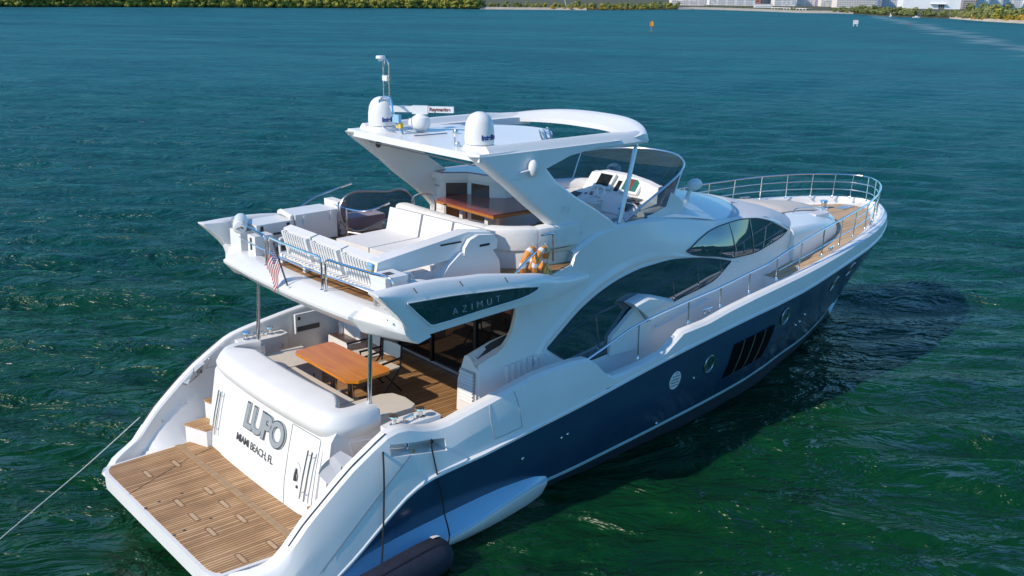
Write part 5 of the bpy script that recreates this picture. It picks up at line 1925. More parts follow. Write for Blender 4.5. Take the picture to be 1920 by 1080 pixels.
# ensign on its staff
t = thing('ensign_flag', 'striped flag with a blue starred corner on a slanted staff at the stern', 'flag', (2.45, -0.26, 3.93))
m = MB()
m.tube([(2.46, -0.27, 3.92), (2.36, -0.04, 4.62)], 0.014, 8)
m.ball((2.36, -0.04, 4.63), 0.024, 8)
m.obj('staff', dark_grey, t)
m = MB()
rows_, cols_ = 26, 22
a_top, a_bot = Vector((2.365, -0.05, 4.60)), Vector((2.41, -0.155, 4.28))
G = []
for i in range(rows_ + 1):
    u = i / rows_                     # down the hoist
    hp = a_top.lerp(a_bot, u)
    row = []
    for j in range(cols_ + 1):
        v = j / cols_                 # toward the fly end, hanging down
        drop = v * 0.46
        side_ = 0.10 * v + 0.06 * v * (1 - u)
        fold = 0.035 * math.sin(v * 7 + u * 3.0) * v
        p = hp + Vector((-0.10 * v + fold, side_ * 1.0 * (0.55 + 0.3 * (1 - u)) , -drop * (0.88 + 0.10 * u)))
        row.append(p)
    G.append(row)
def flag_mi(i, j):
    if i < 14 and j < 9:
        return 1 if (i % 3 == 1 and j % 2 == 1) else 2
    return 0 if (i // 2) % 2 == 0 else 1
m.loft(G, rowmi=flag_mi)
fl = m.obj('flag_cloth', [flag_red, flag_white, flag_blue], t, ang=80)
m = MB()
m.box(2.42, 2.60, -0.36, -0.20, 3.90, 3.955, bev=0.02)
m.obj('staff_socket', white2, t)

# two horseshoe life buoys side by side
ring_mesh_src = None
def lifebuoy(label, c, tilt, yaw, group):
    t = thing('life_buoy', label, 'life buoy', c, group)
    Mx = Matrix.Translation(c) @ Matrix.Rotation(yaw, 4, 'Z') @ Matrix.Rotation(tilt, 4, 'Y')
    def P(a, rr=0.175, ex=1.25):
        return Mx @ Vector((0, rr * math.sin(a), rr * ex * math.cos(a)))
    m = MB()
    aa = [rad(k) for k in range(-150, 151, 10)]
    m.tube([P(a) for a in aa], [0.035] + [0.058] * (len(aa) - 2) + [0.035], 10)
    body = m.obj('ring', orange_m, t)
    for a0 in (-1.7, -0.45, 0.45, 1.7):
        m = MB()
        m.tube([P(a0 + d) for d in (-0.17, 0, 0.17)], 0.061, 10)
        m.obj('reflective_band', flag_white, t)
    m = MB()
    m.tube(smooth_path([P(-2.4, 0.25), P(-1.8, 0.255), P(-1.2, 0.26), P(-0.6, 0.255), P(0, 0.25)], 4), 0.009, 5)
    m.obj('grab_line', rope_white, t)
    return t
lifebuoy('orange horseshoe life buoy with white bands nearest the starboard boarding rail', (6.0, -2.44, 4.25), rad(-16), rad(108), 'life buoys by the hardtop leg')
lifebuoy('orange horseshoe life buoy tucked behind the other one against the settee base', (5.83, -2.34, 4.25), rad(-16), rad(108), 'life buoys by the hardtop leg')
t = thing('coiled_line', 'small coil of yellow and white line hanging below the life buoys', 'rope', (6.1, -2.5, 4.0))
m = MB()
m.tube(smooth_path([(6.12, -2.5, 4.2), (6.02, -2.52, 4.0), (6.1, -2.5, 3.99), (6.2, -2.5, 4.03), (6.12, -2.52, 4.1), (6.05, -2.55, 4.02)], 4), 0.016, 6)
m.obj('line', rope_yellow, t)

# fender hanging at the starboard quarter and its two lines
t = thing('boat_fender', 'large dark navy cylindrical fender floating against the starboard quarter', 'fender', (2.4, -3.32, 0.1))
m = MB()
ax0, ax1 = Vector((1.25, -3.42, 0.02)), Vector((3.36, -3.32, 0.20))
L_ = (ax1 - ax0).length
pts, rs = [], []
for s, r in ((0, 0.03), (0.02, 0.14), (0.07, 0.22), (0.16, 0.28), (0.3, 0.295), (1.0, 0.30), (L_ - 0.5, 0.30), (L_ - 0.25, 0.29), (L_ - 0.10, 0.255), (L_ - 0.03, 0.18), (L_, 0.04)):
    pts.append(ax0.lerp(ax1, s / L_))
    rs.append(r)
m.tube(pts, rs, 20)
fb = m.obj('fender_body', fender_m, t)
m = MB()
d = (ax1 - ax0).normalized()
qs = [ax0.lerp(ax1, f) + Vector((0, -0.02, 0.30)) for f in np.linspace(0.1, 0.93, 10)]
m.tube([q + Vector((0, -0.10, -0.012)) for q in qs], 0.006, 5)
m.obj('seam', black_m, t)
m = MB()
pl = ax0.lerp(ax1, 0.90)
m.loft([[pl + Vector((dx, dy, math.sqrt(max(0, 0.302 ** 2 - (dy) ** 2)) + 0.004 + (-0.012 if dx > 0.05 else 0))) for dy in (0.02, 0.07, 0.12)] for dx in (-0.07, 0, 0.07)])
m.obj('label_patch', flag_white, t)
def hull_line(name, label, pts, r, mat_):
    t = thing(name, label, 'rope', pts[0])
    m = MB()
    m.tube(smooth_path(pts, 5), r, 6)
    m.obj('line', mat_, t)
    return t
hull_line('fender_line', 'black fender line hanging from the aft end of the starboard fairlead opening', [(2.62, -2.72, 1.9), (2.52, -2.84, 1.96), (2.45, -2.95, 1.86), (2.42, -3.0, 1.7), (2.40, -3.02, 1.35), (2.33, -3.08, 0.75), (2.24, -3.14, 0.28), (2.1, -3.2, 0.2)], 0.014, rope_black)
hull_line('fender_line', 'black fender line running down from the forward end of the starboard fairlead opening', [(3.5, -2.72, 1.72), (3.40, -2.9, 1.88), (3.30, -2.98, 1.92), (3.36, -3.04, 1.45), (3.43, -3.08, 1.0), (3.45, -3.12, 0.7), (3.50, -3.18, 0.34), (3.36, -3.30, 0.24)], 0.014, rope_black)
hull_line('yellow_line', 'short yellow line lying in the starboard fairlead opening', [(3.2, -2.6, 1.62), (3.15, -2.75, 1.76), (3.05, -2.88, 1.78), (2.9, -2.94, 1.7)], 0.012, rope_yellow)
hull_line('mooring_line', 'pale mooring line running from the port quarter down into the water at the left', [(1.0, 2.92, 0.95), (-0.2, 2.42, 0.52), (-1.3, 1.9, 0.22), (-2.1, 1.45, 0.03), (-3.0, 0.9, -0.25)], 0.009, rope_white)

# ================================================================== water
wm = bpy.data.materials.new('sea_water')
wm.use_nodes = True
nt = wm.node_tree
bs = nt.nodes['Principled BSDF']
tc = N(nt, 'ShaderNodeTexCoord')
ANG = math.atan2(RGT.y, RGT.x) - 0.10
def wnoise(scale, stretch, detail, rough, dist=0.0, da=0.0, off=0.0):
    mp = N(nt, 'ShaderNodeMapping', vector_type='TEXTURE', inp={'Vector': tc.outputs['Object'], 'Rotation': (0, 0, ANG + da), 'Scale': (stretch, 1, 1), 'Location': (off, off * 0.7, 0)})
    return N(nt, 'ShaderNodeTexNoise', inp={'Vector': mp.outputs[0], 'Scale': scale, 'Detail': detail, 'Roughness': rough, 'Distortion': dist}).outputs[0]
def ridge(v, p=1.0):
    a = math_(nt, 'SUBTRACT', 1.0, math_(nt, 'ABSOLUTE', math_(nt, 'SUBTRACT', math_(nt, 'MULTIPLY', v, 2.0), 1.0)))
    return a
n0 = wnoise(0.09, 2.0, 2.0, 0.5, 0, 0.2, 13)
n1 = wnoise(0.42, 2.4, 3.0, 0.55, 0.5, 0.0)
n2 = wnoise(1.25, 2.0, 4.0, 0.58, 0.6, 0.25, 5)
n3 = wnoise(4.2, 1.6, 3.0, 0.55, 0.3, -0.2, 9)
h = math_(nt, 'ADD', math_(nt, 'MULTIPLY', ridge(n1), 0.30), math_(nt, 'MULTIPLY', math_(nt, 'POWER', ridge(n2), 1.6), 0.24))
h = math_(nt, 'ADD', h, math_(nt, 'MULTIPLY', n3, 0.065))
patch = math_(nt, 'ADD', 0.75, math_(nt, 'MULTIPLY', n0, 0.5))
h = math_(nt, 'MULTIPLY', h, patch)
bp = N(nt, 'ShaderNodeBump', inp={'Strength': 1.0, 'Distance': 1.0, 'Height': h})
sx = N(nt, 'ShaderNodeSeparateXYZ', inp={0: tc.outputs['Object']})
# ripples too fine or too far for the bump: slopes taken straight from noise vectors
def slope(scale, stretch, detail, da):
    mp = N(nt, 'ShaderNodeMapping', vector_type='TEXTURE', inp={'Vector': tc.outputs['Object'], 'Rotation': (0, 0, ANG + da), 'Scale': (stretch, 1, 1)})
    t = N(nt, 'ShaderNodeTexNoise', inp={'Vector': mp.outputs[0], 'Scale': scale, 'Detail': detail, 'Roughness': 0.6})
    sub_ = N(nt, 'ShaderNodeVectorMath', operation='SUBTRACT', inp={0: t.outputs['Color'], 1: (0.5, 0.5, 0.5)})
    return sub_.outputs[0]
v1 = N(nt, 'ShaderNodeVectorMath', operation='MULTIPLY', inp={0: slope(0.55, 2.6, 3.0, 0.05), 1: (1.2, 1.2, 0)}).outputs[0]
v2 = N(nt, 'ShaderNodeVectorMath', operation='MULTIPLY', inp={0: slope(2.0, 1.8, 2.0, -0.15), 1: (0.8, 0.8, 0)}).outputs[0]
v3 = N(nt, 'ShaderNodeVectorMath', operation='MULTIPLY', inp={0: slope(0.13, 3.2, 5.0, 0.1), 1: (1.6, 1.6, 0)}).outputs[0]
vv = N(nt, 'ShaderNodeVectorMath', operation='ADD', inp={0: v1, 1: v2}).outputs[0]
rx = math_(nt, 'ADD', sx.outputs['X'], 5.0)
ry = math_(nt, 'ADD', sx.outputs['Y'], 14.4)
rr = math_(nt, 'SQRT', math_(nt, 'ADD', math_(nt, 'MULTIPLY', rx, rx), math_(nt, 'MULTIPLY', ry, ry)))
farf = math_(nt, 'MINIMUM', math_(nt, 'MAXIMUM', math_(nt, 'DIVIDE', math_(nt, 'SUBTRACT', rr, 45.0), 90.0), 0.0), 1.0)
v4 = N(nt, 'ShaderNodeVectorMath', operation='MULTIPLY', inp={0: slope(0.030, 3.0, 4.0, -0.1), 1: (1.1, 1.1, 0)}).outputs[0]
v34 = N(nt, 'ShaderNodeVectorMath', operation='ADD', inp={0: v3, 1: v4}).outputs[0]
v34s = N(nt, 'ShaderNodeVectorMath', operation='SCALE', inp={0: v34, 'Scale': farf}).outputs[0]
vv = N(nt, 'ShaderNodeVectorMath', operation='ADD', inp={0: vv, 1: v34s}).outputs[0]
va = N(nt, 'ShaderNodeVectorMath', operation='ADD', inp={0: vv, 1: bp.outputs[0]}).outputs[0]
vn = N(nt, 'ShaderNodeVectorMath', operation='NORMALIZE', inp={0: va}).outputs[0]
nt.links.new(vn, bs.inputs['Normal'])
bs.inputs['Subsurface Weight'].default_value = 0.5
bs.inputs['Subsurface Radius'].default_value = (0.4, 1.5, 1.3)
bs.inputs['Subsurface Scale'].default_value = 1.0
# colour of the water body: green near the boat, blue of the sky reflection painted in farther out
sx = N(nt, 'ShaderNodeSeparateXYZ', inp={0: tc.outputs['Object']})
dist = math_(nt, 'ADD', math_(nt, 'MULTIPLY', sx.outputs['X'], 0.0075), math_(nt, 'MULTIPLY', sx.outputs['Y'], 0.0085))
dist = math_(nt, 'ADD', dist, math_(nt, 'MULTIPLY', math_(nt, 'SUBTRACT', n0, 0.5), 0.14))
col = ramp(nt, dist, [(0.0, (0.002, 0.037, 0.010)), (0.13, (0.002, 0.043, 0.019)), (0.30, (0.003, 0.058, 0.056)), (1.0, (0.008, 0.088, 0.106))])
# thin old wake line far off to the right
wdir = Vector((180.0 - 326.0, 62.8 - 163.6, 0)).normalized()
wnv = Vector((-wdir.y, wdir.x, 0))
along = math_(nt, 'ADD', math_(nt, 'MULTIPLY', sx.outputs['X'], wnv.x), math_(nt, 'MULTIPLY', sx.outputs['Y'], wnv.y))
c0 = Vector((180.0, 62.8, 0)).dot(wnv)
d_ = math_(nt, 'ABSOLUTE', math_(nt, 'ADD', math_(nt, 'SUBTRACT', along, c0), math_(nt, 'MULTIPLY', math_(nt, 'SUBTRACT', n0, 0.5), 22)))
fo_ = math_(nt, 'MULTIPLY', math_(nt, 'SUBTRACT', 1.0, math_(nt, 'MINIMUM', math_(nt, 'DIVIDE', d_, 5.0), 1.0)), math_(nt, 'GREATER_THAN', sx.outputs['X'], 120.0))
foam_m = math_(nt, 'MULTIPLY', fo_, math_(nt, 'MULTIPLY', n1, 0.4))
# small whitecaps / glints of foam on a few crests
cap = math_(nt, 'MULTIPLY', math_(nt, 'GREATER_THAN', math_(nt, 'MULTIPLY', ridge(n2), math_(nt, 'MULTIPLY', ridge(n1), n0)), 0.84), 0.22)
foam = math_(nt, 'MINIMUM', foam_m, 1.0)
mx = N(nt, 'ShaderNodeMix', data_type='RGBA', inp={0: foam, 6: col, 7: (0.45, 0.52, 0.52, 1)})
nt.links.new(mx.outputs[2], bs.inputs['Base Color'])
bs.inputs['Roughness'].default_value = 0.6
bs.inputs['Specular IOR Level'].default_value = 0.0
# a wind-roughened sea never mirrors fully at grazing angles: cap the surface reflectance
gl = N(nt, 'ShaderNodeBsdfGlossy', inp={'Roughness': 0.27, 'Normal': vn})
fr = N(nt, 'ShaderNodeFresnel', inp={'IOR': 1.33, 'Normal': vn})
fac = math_(nt, 'MULTIPLY', math_(nt, 'MINIMUM', fr.outputs[0], 0.27), math_(nt, 'ADD', 0.58, math_(nt, 'MULTIPLY', n0, 0.45)))
ms = N(nt, 'ShaderNodeMixShader', inp={0: fac, 1: bs.outputs[0], 2: gl.outputs[0]})
nt.links.new(ms.outputs[0], nt.nodes['Material Output'].inputs[0])

# the sheet itself: fine real waves round the yacht, coarser toward the horizon
rngw = np.random.default_rng(11)
wind = math.atan2(FWD.y, FWD.x) - 0.12
WAVES = []
for k in range(90):
    lam = 0.45 * (4.6 / 0.45) ** rngw.uniform(0, 1)
    th = wind + rngw.normal() * 0.30
    amp = 0.0082 * lam ** 0.75 * rngw.uniform(0.5, 1.3)
    WAVES.append((2 * math.pi / lam * math.cos(th), 2 * math.pi / lam * math.sin(th), amp, rngw.uniform(0, 6.28), lam))
rr_ = [5.0]
while rr_[-1] < 260:
    rr_.append(rr_[-1] + max(0.16, min(1.2, rr_[-1] * 0.006)))
while rr_[-1] < 6000:
    rr_.append(rr_[-1] * 1.10)
rr_ = np.array(rr_)
a0 = YAW
ang_f = a0 + np.linspace(-0.62, 0.62, 560)
ang = np.concatenate([np.linspace(a0 - math.pi, a0 - 0.66, 50), ang_f, np.linspace(a0 + 0.66, a0 + math.pi, 50)])
RR, AA = np.meshgrid(rr_, ang, indexing='ij')
X = -5.0 + RR * np.cos(AA)
Y = -14.4 + RR * np.sin(AA)
Z = np.zeros_like(X)
for kx, ky, amp, ph, lam in WAVES:
    fade = np.clip((lam * 42 - RR) / (lam * 20), 0, 1)
    p = kx * X + ky * Y + ph
    Z += amp * fade * (np.sin(p) + 0.22 * np.sin(2 * p + 1.57))
# calmer close along the hull
DX = np.maximum(np.maximum(-0.5 - X, X - 19.5), 0)
DY = np.maximum(np.abs(Y) - 2.9, 0)
Z *= 0.35 + 0.65 * np.clip(np.hypot(DX, DY) / 5.0, 0, 1)
Z -= 0.03
nr, na = X.shape
verts = np.stack([X, Y, Z], -1).reshape(-1, 3)
verts = np.concatenate([verts, [[-5.0, -14.4, -0.03]]])
ii, jj = np.meshgrid(np.arange(nr - 1), np.arange(na - 1), indexing='ij')
q = np.stack([ii * na + jj, (ii + 1) * na + jj, (ii + 1) * na + jj + 1, ii * na + jj + 1], -1).reshape(-1, 4)
me = bpy.data.meshes.new('water')
nv, nq, nt_ = len(verts), len(q), na - 1
me.vertices.add(nv)
me.vertices.foreach_set('co', verts.astype(np.float32).ravel())
tri = np.stack([np.full(nt_, nv - 1), np.arange(na - 1), np.arange(1, na)], -1)
loops = np.concatenate([q.ravel(), tri.ravel()])
me.loops.add(len(loops))
me.loops.foreach_set('vertex_index', loops.astype(np.int32))
me.polygons.add(nq + nt_)
me.polygons.foreach_set('loop_start', np.concatenate([np.arange(nq) * 4, nq * 4 + np.arange(nt_) * 3]).astype(np.int32))
me.polygons.foreach_set('use_smooth', np.ones(nq + nt_, dtype=bool))
me.update(calc_edges=True)
me.materials.append(wm)
water = bpy.data.objects.new('water', me)
C.objects.link(water)
struct(water)

# ================================================================== far shore
SH = [(80.1, 422.5), (95.0, 409.2), (103.6, 400.3), (122.6, 400.7), (142.2, 399.3), (163.5, 398.7), (188.0, 392.1), (215.1, 387.1), (238.4, 381.8), (268.0, 375.1), (282.7, 370.6), (299.0, 359.4), (312.4, 350.4), (328.8, 344.3), (345.2, 335.9), (365.9, 334.7), (393.7, 338.6), (420.6, 343.0), (446.6, 354.2), (449.2, 341.6), (446.0, 321.5), (444.4, 306.8), (432.3, 276.3), (445.0, 266.7), (444.8, 255.0), (418.5, 223.6), (406.2, 202.2), (409.9, 190.2), (394.6, 176.2), (379.2, 160.7), (365.3, 141.3), (349.5, 122.8), (327.8, 100.8), (300, 62), (283, 20), (275, -40), (285, -120)]
camxy = Vector((-5.0, -14.4, 0))
def inland(p, d, z=0.0):
    v = Vector((p[0], p[1], 0)) - camxy
    v.normalize()
    q = Vector((p[0], p[1], 0)) + v * d
    q.z = z
    return q
ground_m = pmat('shore_soil', (0.085, 0.082, 0.035), 0.95, var=0.35, vscale=0.2)
sand_m = pmat('shore_sand', (0.46, 0.40, 0.31), 0.95, var=0.2, vscale=0.3)
m = MB()
m.loft([[inland(p, d, z) for d, z in ((-2, -0.4), (1.5, 0.25), (14, 0.8), (60, 1.0), (900, 1.2))] for p in SH])
struct(m.obj('shore_ground', ground_m))
m = MB()
def beach(i0, i1, w):
    m.loft([[inland(p, -1.6, -0.12), inland(p, 1.0, 0.42), inland(p, w, 0.95)] for p in SH[i0:i1 + 1]])
beach(11, 14, 3.0)
beach(17, 24, 14.0)
beach(27, 36, 3.5)
struct(m.obj('beach', sand_m))

# trees: single small meshes (trunk + leaf clumps), a handful of shapes copied along the shore
def leaf_mat(name, c0, c1, c2):
    mt = bpy.data.materials.new(name)
    mt.use_nodes = True
    nt = mt.node_tree
    b = nt.nodes['Principled BSDF']
    oi = N(nt, 'ShaderNodeObjectInfo')
    geo = N(nt, 'ShaderNodeTexCoord')
    no = N(nt, 'ShaderNodeTexNoise', inp={'Vector': geo.outputs['Object'], 'Scale': 0.9, 'Detail': 3.0})
    t = math_(nt, 'ADD', math_(nt, 'MULTIPLY', oi.outputs['Random'], 0.6), math_(nt, 'MULTIPLY', math_(nt, 'SUBTRACT', no.outputs[0], 0.3), 0.9))
    nt.links.new(ramp(nt, t, [(0.1, c0), (0.5, c1), (0.9, c2)]), b.inputs['Base Color'])
    b.inputs['Roughness'].default_value = 0.7
    b.inputs['Specular IOR Level'].default_value = 0.25
    return mt
leaf_olive = leaf_mat('olive_leaves', (0.22, 0.235, 0.045), (0.35, 0.335, 0.06), (0.48, 0.42, 0.08))
leaf_green = leaf_mat('grey_green_leaves', (0.12, 0.145, 0.05), (0.20, 0.225, 0.075), (0.28, 0.285, 0.11))
leaf_yellow = leaf_mat('yellow_leaves', (0.24, 0.20, 0.035), (0.42, 0.29, 0.04), (0.46, 0.24, 0.05))
bark = pmat('bark', (0.10, 0.075, 0.055), 0.9, var=0.3, vscale=2)
def tree_mesh(name, R_, H, nleaf, leafm, seed, trunk=True, base=0.15):
    rng = np.random.default_rng(seed)
    m = MB()
    lobes = []
    for k in range(9):
        a = rng.uniform(0, 2 * math.pi)
        q = rng.uniform(0, 0.62) * R_
        lobes.append((q * math.cos(a), q * math.sin(a), H * rng.uniform(base + 0.18, 0.80), R_ * rng.uniform(0.34, 0.58)))
    if trunk:
        m.tube([(0, 0, -0.3), (0.1, 0.05, H * 0.3), (0.0, 0.15, H * 0.6)], [0.20, 0.15, 0.07], 7, mi=1)
        for lx, ly, lz, lr in lobes[:6]:
            m.tube([(0.05, 0.05, H * 0.18), (lx * 0.5, ly * 0.5, lz * 0.6), (lx, ly, lz)], [0.10, 0.07, 0.03], 5, mi=1)
    for k in range(nleaf):
        lx, ly, lz, lr = lobes[k % len(lobes)]
        v = rng.normal(size=3)
        v /= np.linalg.norm(v)
        rr = lr * rng.uniform(0.55, 1.08)
        p = Vector((lx + v[0] * rr, ly + v[1] * rr, max(0.1, lz + v[2] * rr * 0.75)))
        n = (Vector(v) + Vector(rng.normal(size=3)) * 0.32).normalized()
        u = n.orthogonal().normalized()
        w = n.cross(u)
        s = rng.uniform(0.22, 0.46)
        c, s2 = math.cos(rng.uniform(0, 6.28)), math.sin(rng.uniform(0, 6.28))
        a, b_ = u * c + w * s2, w * c - u * s2
        q = [m.bm.verts.new(p + a * s), m.bm.verts.new(p + b_ * s * 0.6), m.bm.verts.new(p - a * s), m.bm.verts.new(p - b_ * s * 0.6)]
        m.bm.faces.new(q)
    o = m.obj(name, [leafm, bark], smooth=False)
    me = o.data
    bpy.data.objects.remove(o)
    return me
olive_m = [tree_mesh('mangrove_tree', 2.6, 4.6 + 0.5 * k, 900, leaf_olive, 10 + k, base=-0.08) for k in range(5)]
green_m = [tree_mesh('shore_tree', 2.4, 4.2 + 0.5 * k, 900, leaf_green, 30 + k) for k in range(4)]
yell_m = [tree_mesh('sea_grape_bush', 1.9, 2.6, 460, leaf_yellow, 50 + k, base=0.1) for k in range(2)]
palm_src = None
shpts = [Vector((x, y, 0)) for x, y in SH]
cum = [0]
for a, b_ in zip(shpts[:-1], shpts[1:]):
    cum.append(cum[-1] + (b_ - a).length)
def shore_at(i0, i1, f):
    s = cum[i0] + (cum[i1] - cum[i0]) * f
    k = max(j for j in range(len(cum) - 1) if cum[j] <= s + 1e-6)
    k = min(k, len(shpts) - 2)
    t = (s - cum[k]) / (cum[k + 1] - cum[k])
    return shpts[k].lerp(shpts[k + 1], t)
rngt = random.Random(5)
def put(me, name, p, sc, label, group):
    o = bpy.data.objects.new(name, me)
    C.objects.link(o)
    o.location = p
    o.rotation_euler = (0, 0, rngt.uniform(0, 6.28))
    o.scale = (sc * rngt.uniform(0.9, 1.2), sc * rngt.uniform(0.9, 1.2), sc)
    return tag(o, label, 'tree', group)
def wood_row(i0, i1, n, d, meshes, name, smin, smax, label, group, skip=()):
    for k in range(n):
        f = (k + rngt.uniform(0.1, 0.9)) / n
        p = shore_at(i0, i1, f)
        q = inland(p, d + rngt.uniform(-1.2, 1.2), 0.15)
        put(rngt.choice(meshes), name, q, rngt.uniform(smin, smax), label, group)
lab_l = 'olive green mangrove tree in the wood along the far left shore'
wood_row(1, 11, 90, 0.6, olive_m, 'mangrove_tree', 0.62, 1.0, lab_l, 'mangrove trees along the far left shore')
wood_row(1, 11, 80, 4.0, olive_m + green_m[:1], 'mangrove_tree', 1.1, 1.6, lab_l, 'mangrove trees along the far left shore')
lab_m = 'low olive shore tree left of the tower blocks on the far shore'
wood_row(11, 17, 40, 4.5, olive_m + green_m, 'shore_tree', 0.40, 0.62, lab_m, 'low trees on the middle of the far shore')
wood_row(11, 17, 30, 12.0, green_m, 'shore_tree', 0.60, 0.85, lab_m, 'low trees on the middle of the far shore')
wood_row(13, 16, 14, 1.2, yell_m, 'sea_grape_bush', 0.45, 0.7, 'low yellow green bush at the water edge of the middle shore', 'yellow bushes on the middle shore')
lab_r = 'grey green tree in the far right wood below the tower blocks'
wood_row(23, 29, 40, 2.0, green_m, 'shore_tree', 0.42, 0.62, lab_r, 'trees along the far right shore')
wood_row(23, 29, 34, 8.0, green_m, 'shore_tree', 0.60, 0.88, lab_r, 'trees along the far right shore')
lab_rr = 'tall grey green tree behind the yellow bushes at the right shore end'
wood_row(28, 32, 30, 11.0, green_m + olive_m[:1], 'shore_tree', 1.0, 1.35, lab_rr, 'tall trees at the right end of the shore')
wood_row(28, 31, 16, 4.5, yell_m, 'sea_grape_bush', 0.75, 1.05, 'yellow and orange bush behind the sand strip at the right shore end', 'yellow bushes on the right shore')
wood_row(32, 36, 30, 6.0, green_m, 'shore_tree', 1.0, 1.35, lab_rr, 'tall trees at the right end of the shore')
wood_row(18, 23, 22, 18.0, green_m, 'shore_tree', 0.25, 0.42, 'small dark tree on the beach in front of the white tower blocks', 'small trees on the beach')

# two pale leaning poles / masts standing on the middle shore
t = thing('flag_pole', 'thin pale leaning pole standing between the low trees of the middle shore', 'pole', inland((336, 340), 6, 0.3))
p0 = inland((336, 340), 6, 0.3)
m = MB()
m.tube([p0, p0 + Vector((-0.9, 0.8, 4.5))], [0.16, 0.10], 8)
m.ball(p0, 0.22, 8)
m.obj('pole_shaft', plastic_w, t)

# ------------------------------------------------------------------ buildings behind the beach
def wallm(n, c):
    return pmat(n, c, 0.8, var=0.06, vscale=0.25)
BM = {'tower_pink': wallm('pink_render', (0.80, 0.70, 0.67)), 'tower_white': wallm('white_render', (0.86, 0.84, 0.83)), 'tower_red': wallm('brick_red_render', (0.33, 0.10, 0.075)),
      'tower_glass': wallm('grey_render', (0.40, 0.42, 0.45)), 'tower_purple': wallm('violet_render', (0.27, 0.26, 0.40)), 'block_white': wallm('cream_render', (0.84, 0.78, 0.70)),
      'hotel': wallm('peach_render', (0.84, 0.73, 0.66)), 'tower_blue': wallm('blue_render', (0.22, 0.30, 0.46)), 'hall': wallm('pale_sheet_wall', (0.84, 0.84, 0.84)), 'tower_brown': wallm('brown_render', (0.38, 0.31, 0.28))}
win_m = pmat('window_dark', (0.46, 0.44, 0.44), 0.85, spec=0.1, var=0.2, vscale=0.5)
slab_m = pmat('balcony_render', (0.72, 0.68, 0.66), 0.8)  # pale colour shared by balcony slabs, canopy and gate bars
HX = Vector((RGT.x, RGT.y, 0)).normalized()
HY = Vector((-HX.y, HX.x, 0))          # away from the camera
BL = [
 ('tower_pink', 510.6, 410.2, 22.3, 14, 'pink tower block at the left end of the tower row on the beach'),
 ('tower_white', 556.0, 411.3, 30.4, 14, 'widest white tower block between the pink tower and the brick red tower'),
 ('tower_red', 585.1, 412.0, 4.4, 12, 'narrow brick red tower on the far beach'),
 ('tower_glass', 596.5, 412.3, 8.1, 12, 'grey glazed block just right of the brick red tower'),
 ('tower_white', 593.4, 395.6, 14.7, 15, 'white tower block right of the grey glazed block, the left one of a pair'),
 ('tower_white', 619.5, 395.8, 13.6, 15, 'white tower block standing beside the narrow violet slab'),
 ('tower_purple', 620.6, 387.5, 2.0, 14, 'narrow violet grey tower slab at the right edge of a white tower'),
 ('block_white', 619.6, 379.4, 10.1, 10, 'cream block between the violet slab and the peach hotel'),
 ('hotel', 580.7, 335.2, 24.3, 12, 'wide peach hotel with rows of square windows above the trees'),
 ('tower_blue', 656.3, 362.7, 3.4, 13, 'narrow blue tower right of the peach hotel'),
 ('tower_white', 671.8, 362.4, 12.7, 13, 'white tower with dark balconies between the blue tower and the big pale hall'),
 ('hall', 617.7, 305.1, 36.0, 12, 'big pale windowless hall with one dark gateway on the far right shore'),
 ('tower_brown', 660.7, 301.9, 8.7, 15, 'brown tower block right of the big pale hall'),
 ('tower_white', 677.2, 300.7, 7.7, 15, 'white tower block next to the brown one'),
 ('tower_white', 694.2, 299.4, 8.2, 15, 'white tower block third from the right end of the skyline'),
 ('tower_white', 716.0, 297.8, 12.4, 15, 'white tower block second from the right end of the skyline'),
 ('tower_white', 742.6, 295.8, 11.1, 15, 'white tower block at the right end of the skyline'),
]
bw = MB()
bw.box(-0.5, 0.5, -0.06, 0.06, -0.5, 0.5)
wo = bw.obj('window', win_m, smooth=False)
win_mesh = wo.data
bpy.data.objects.remove(wo)
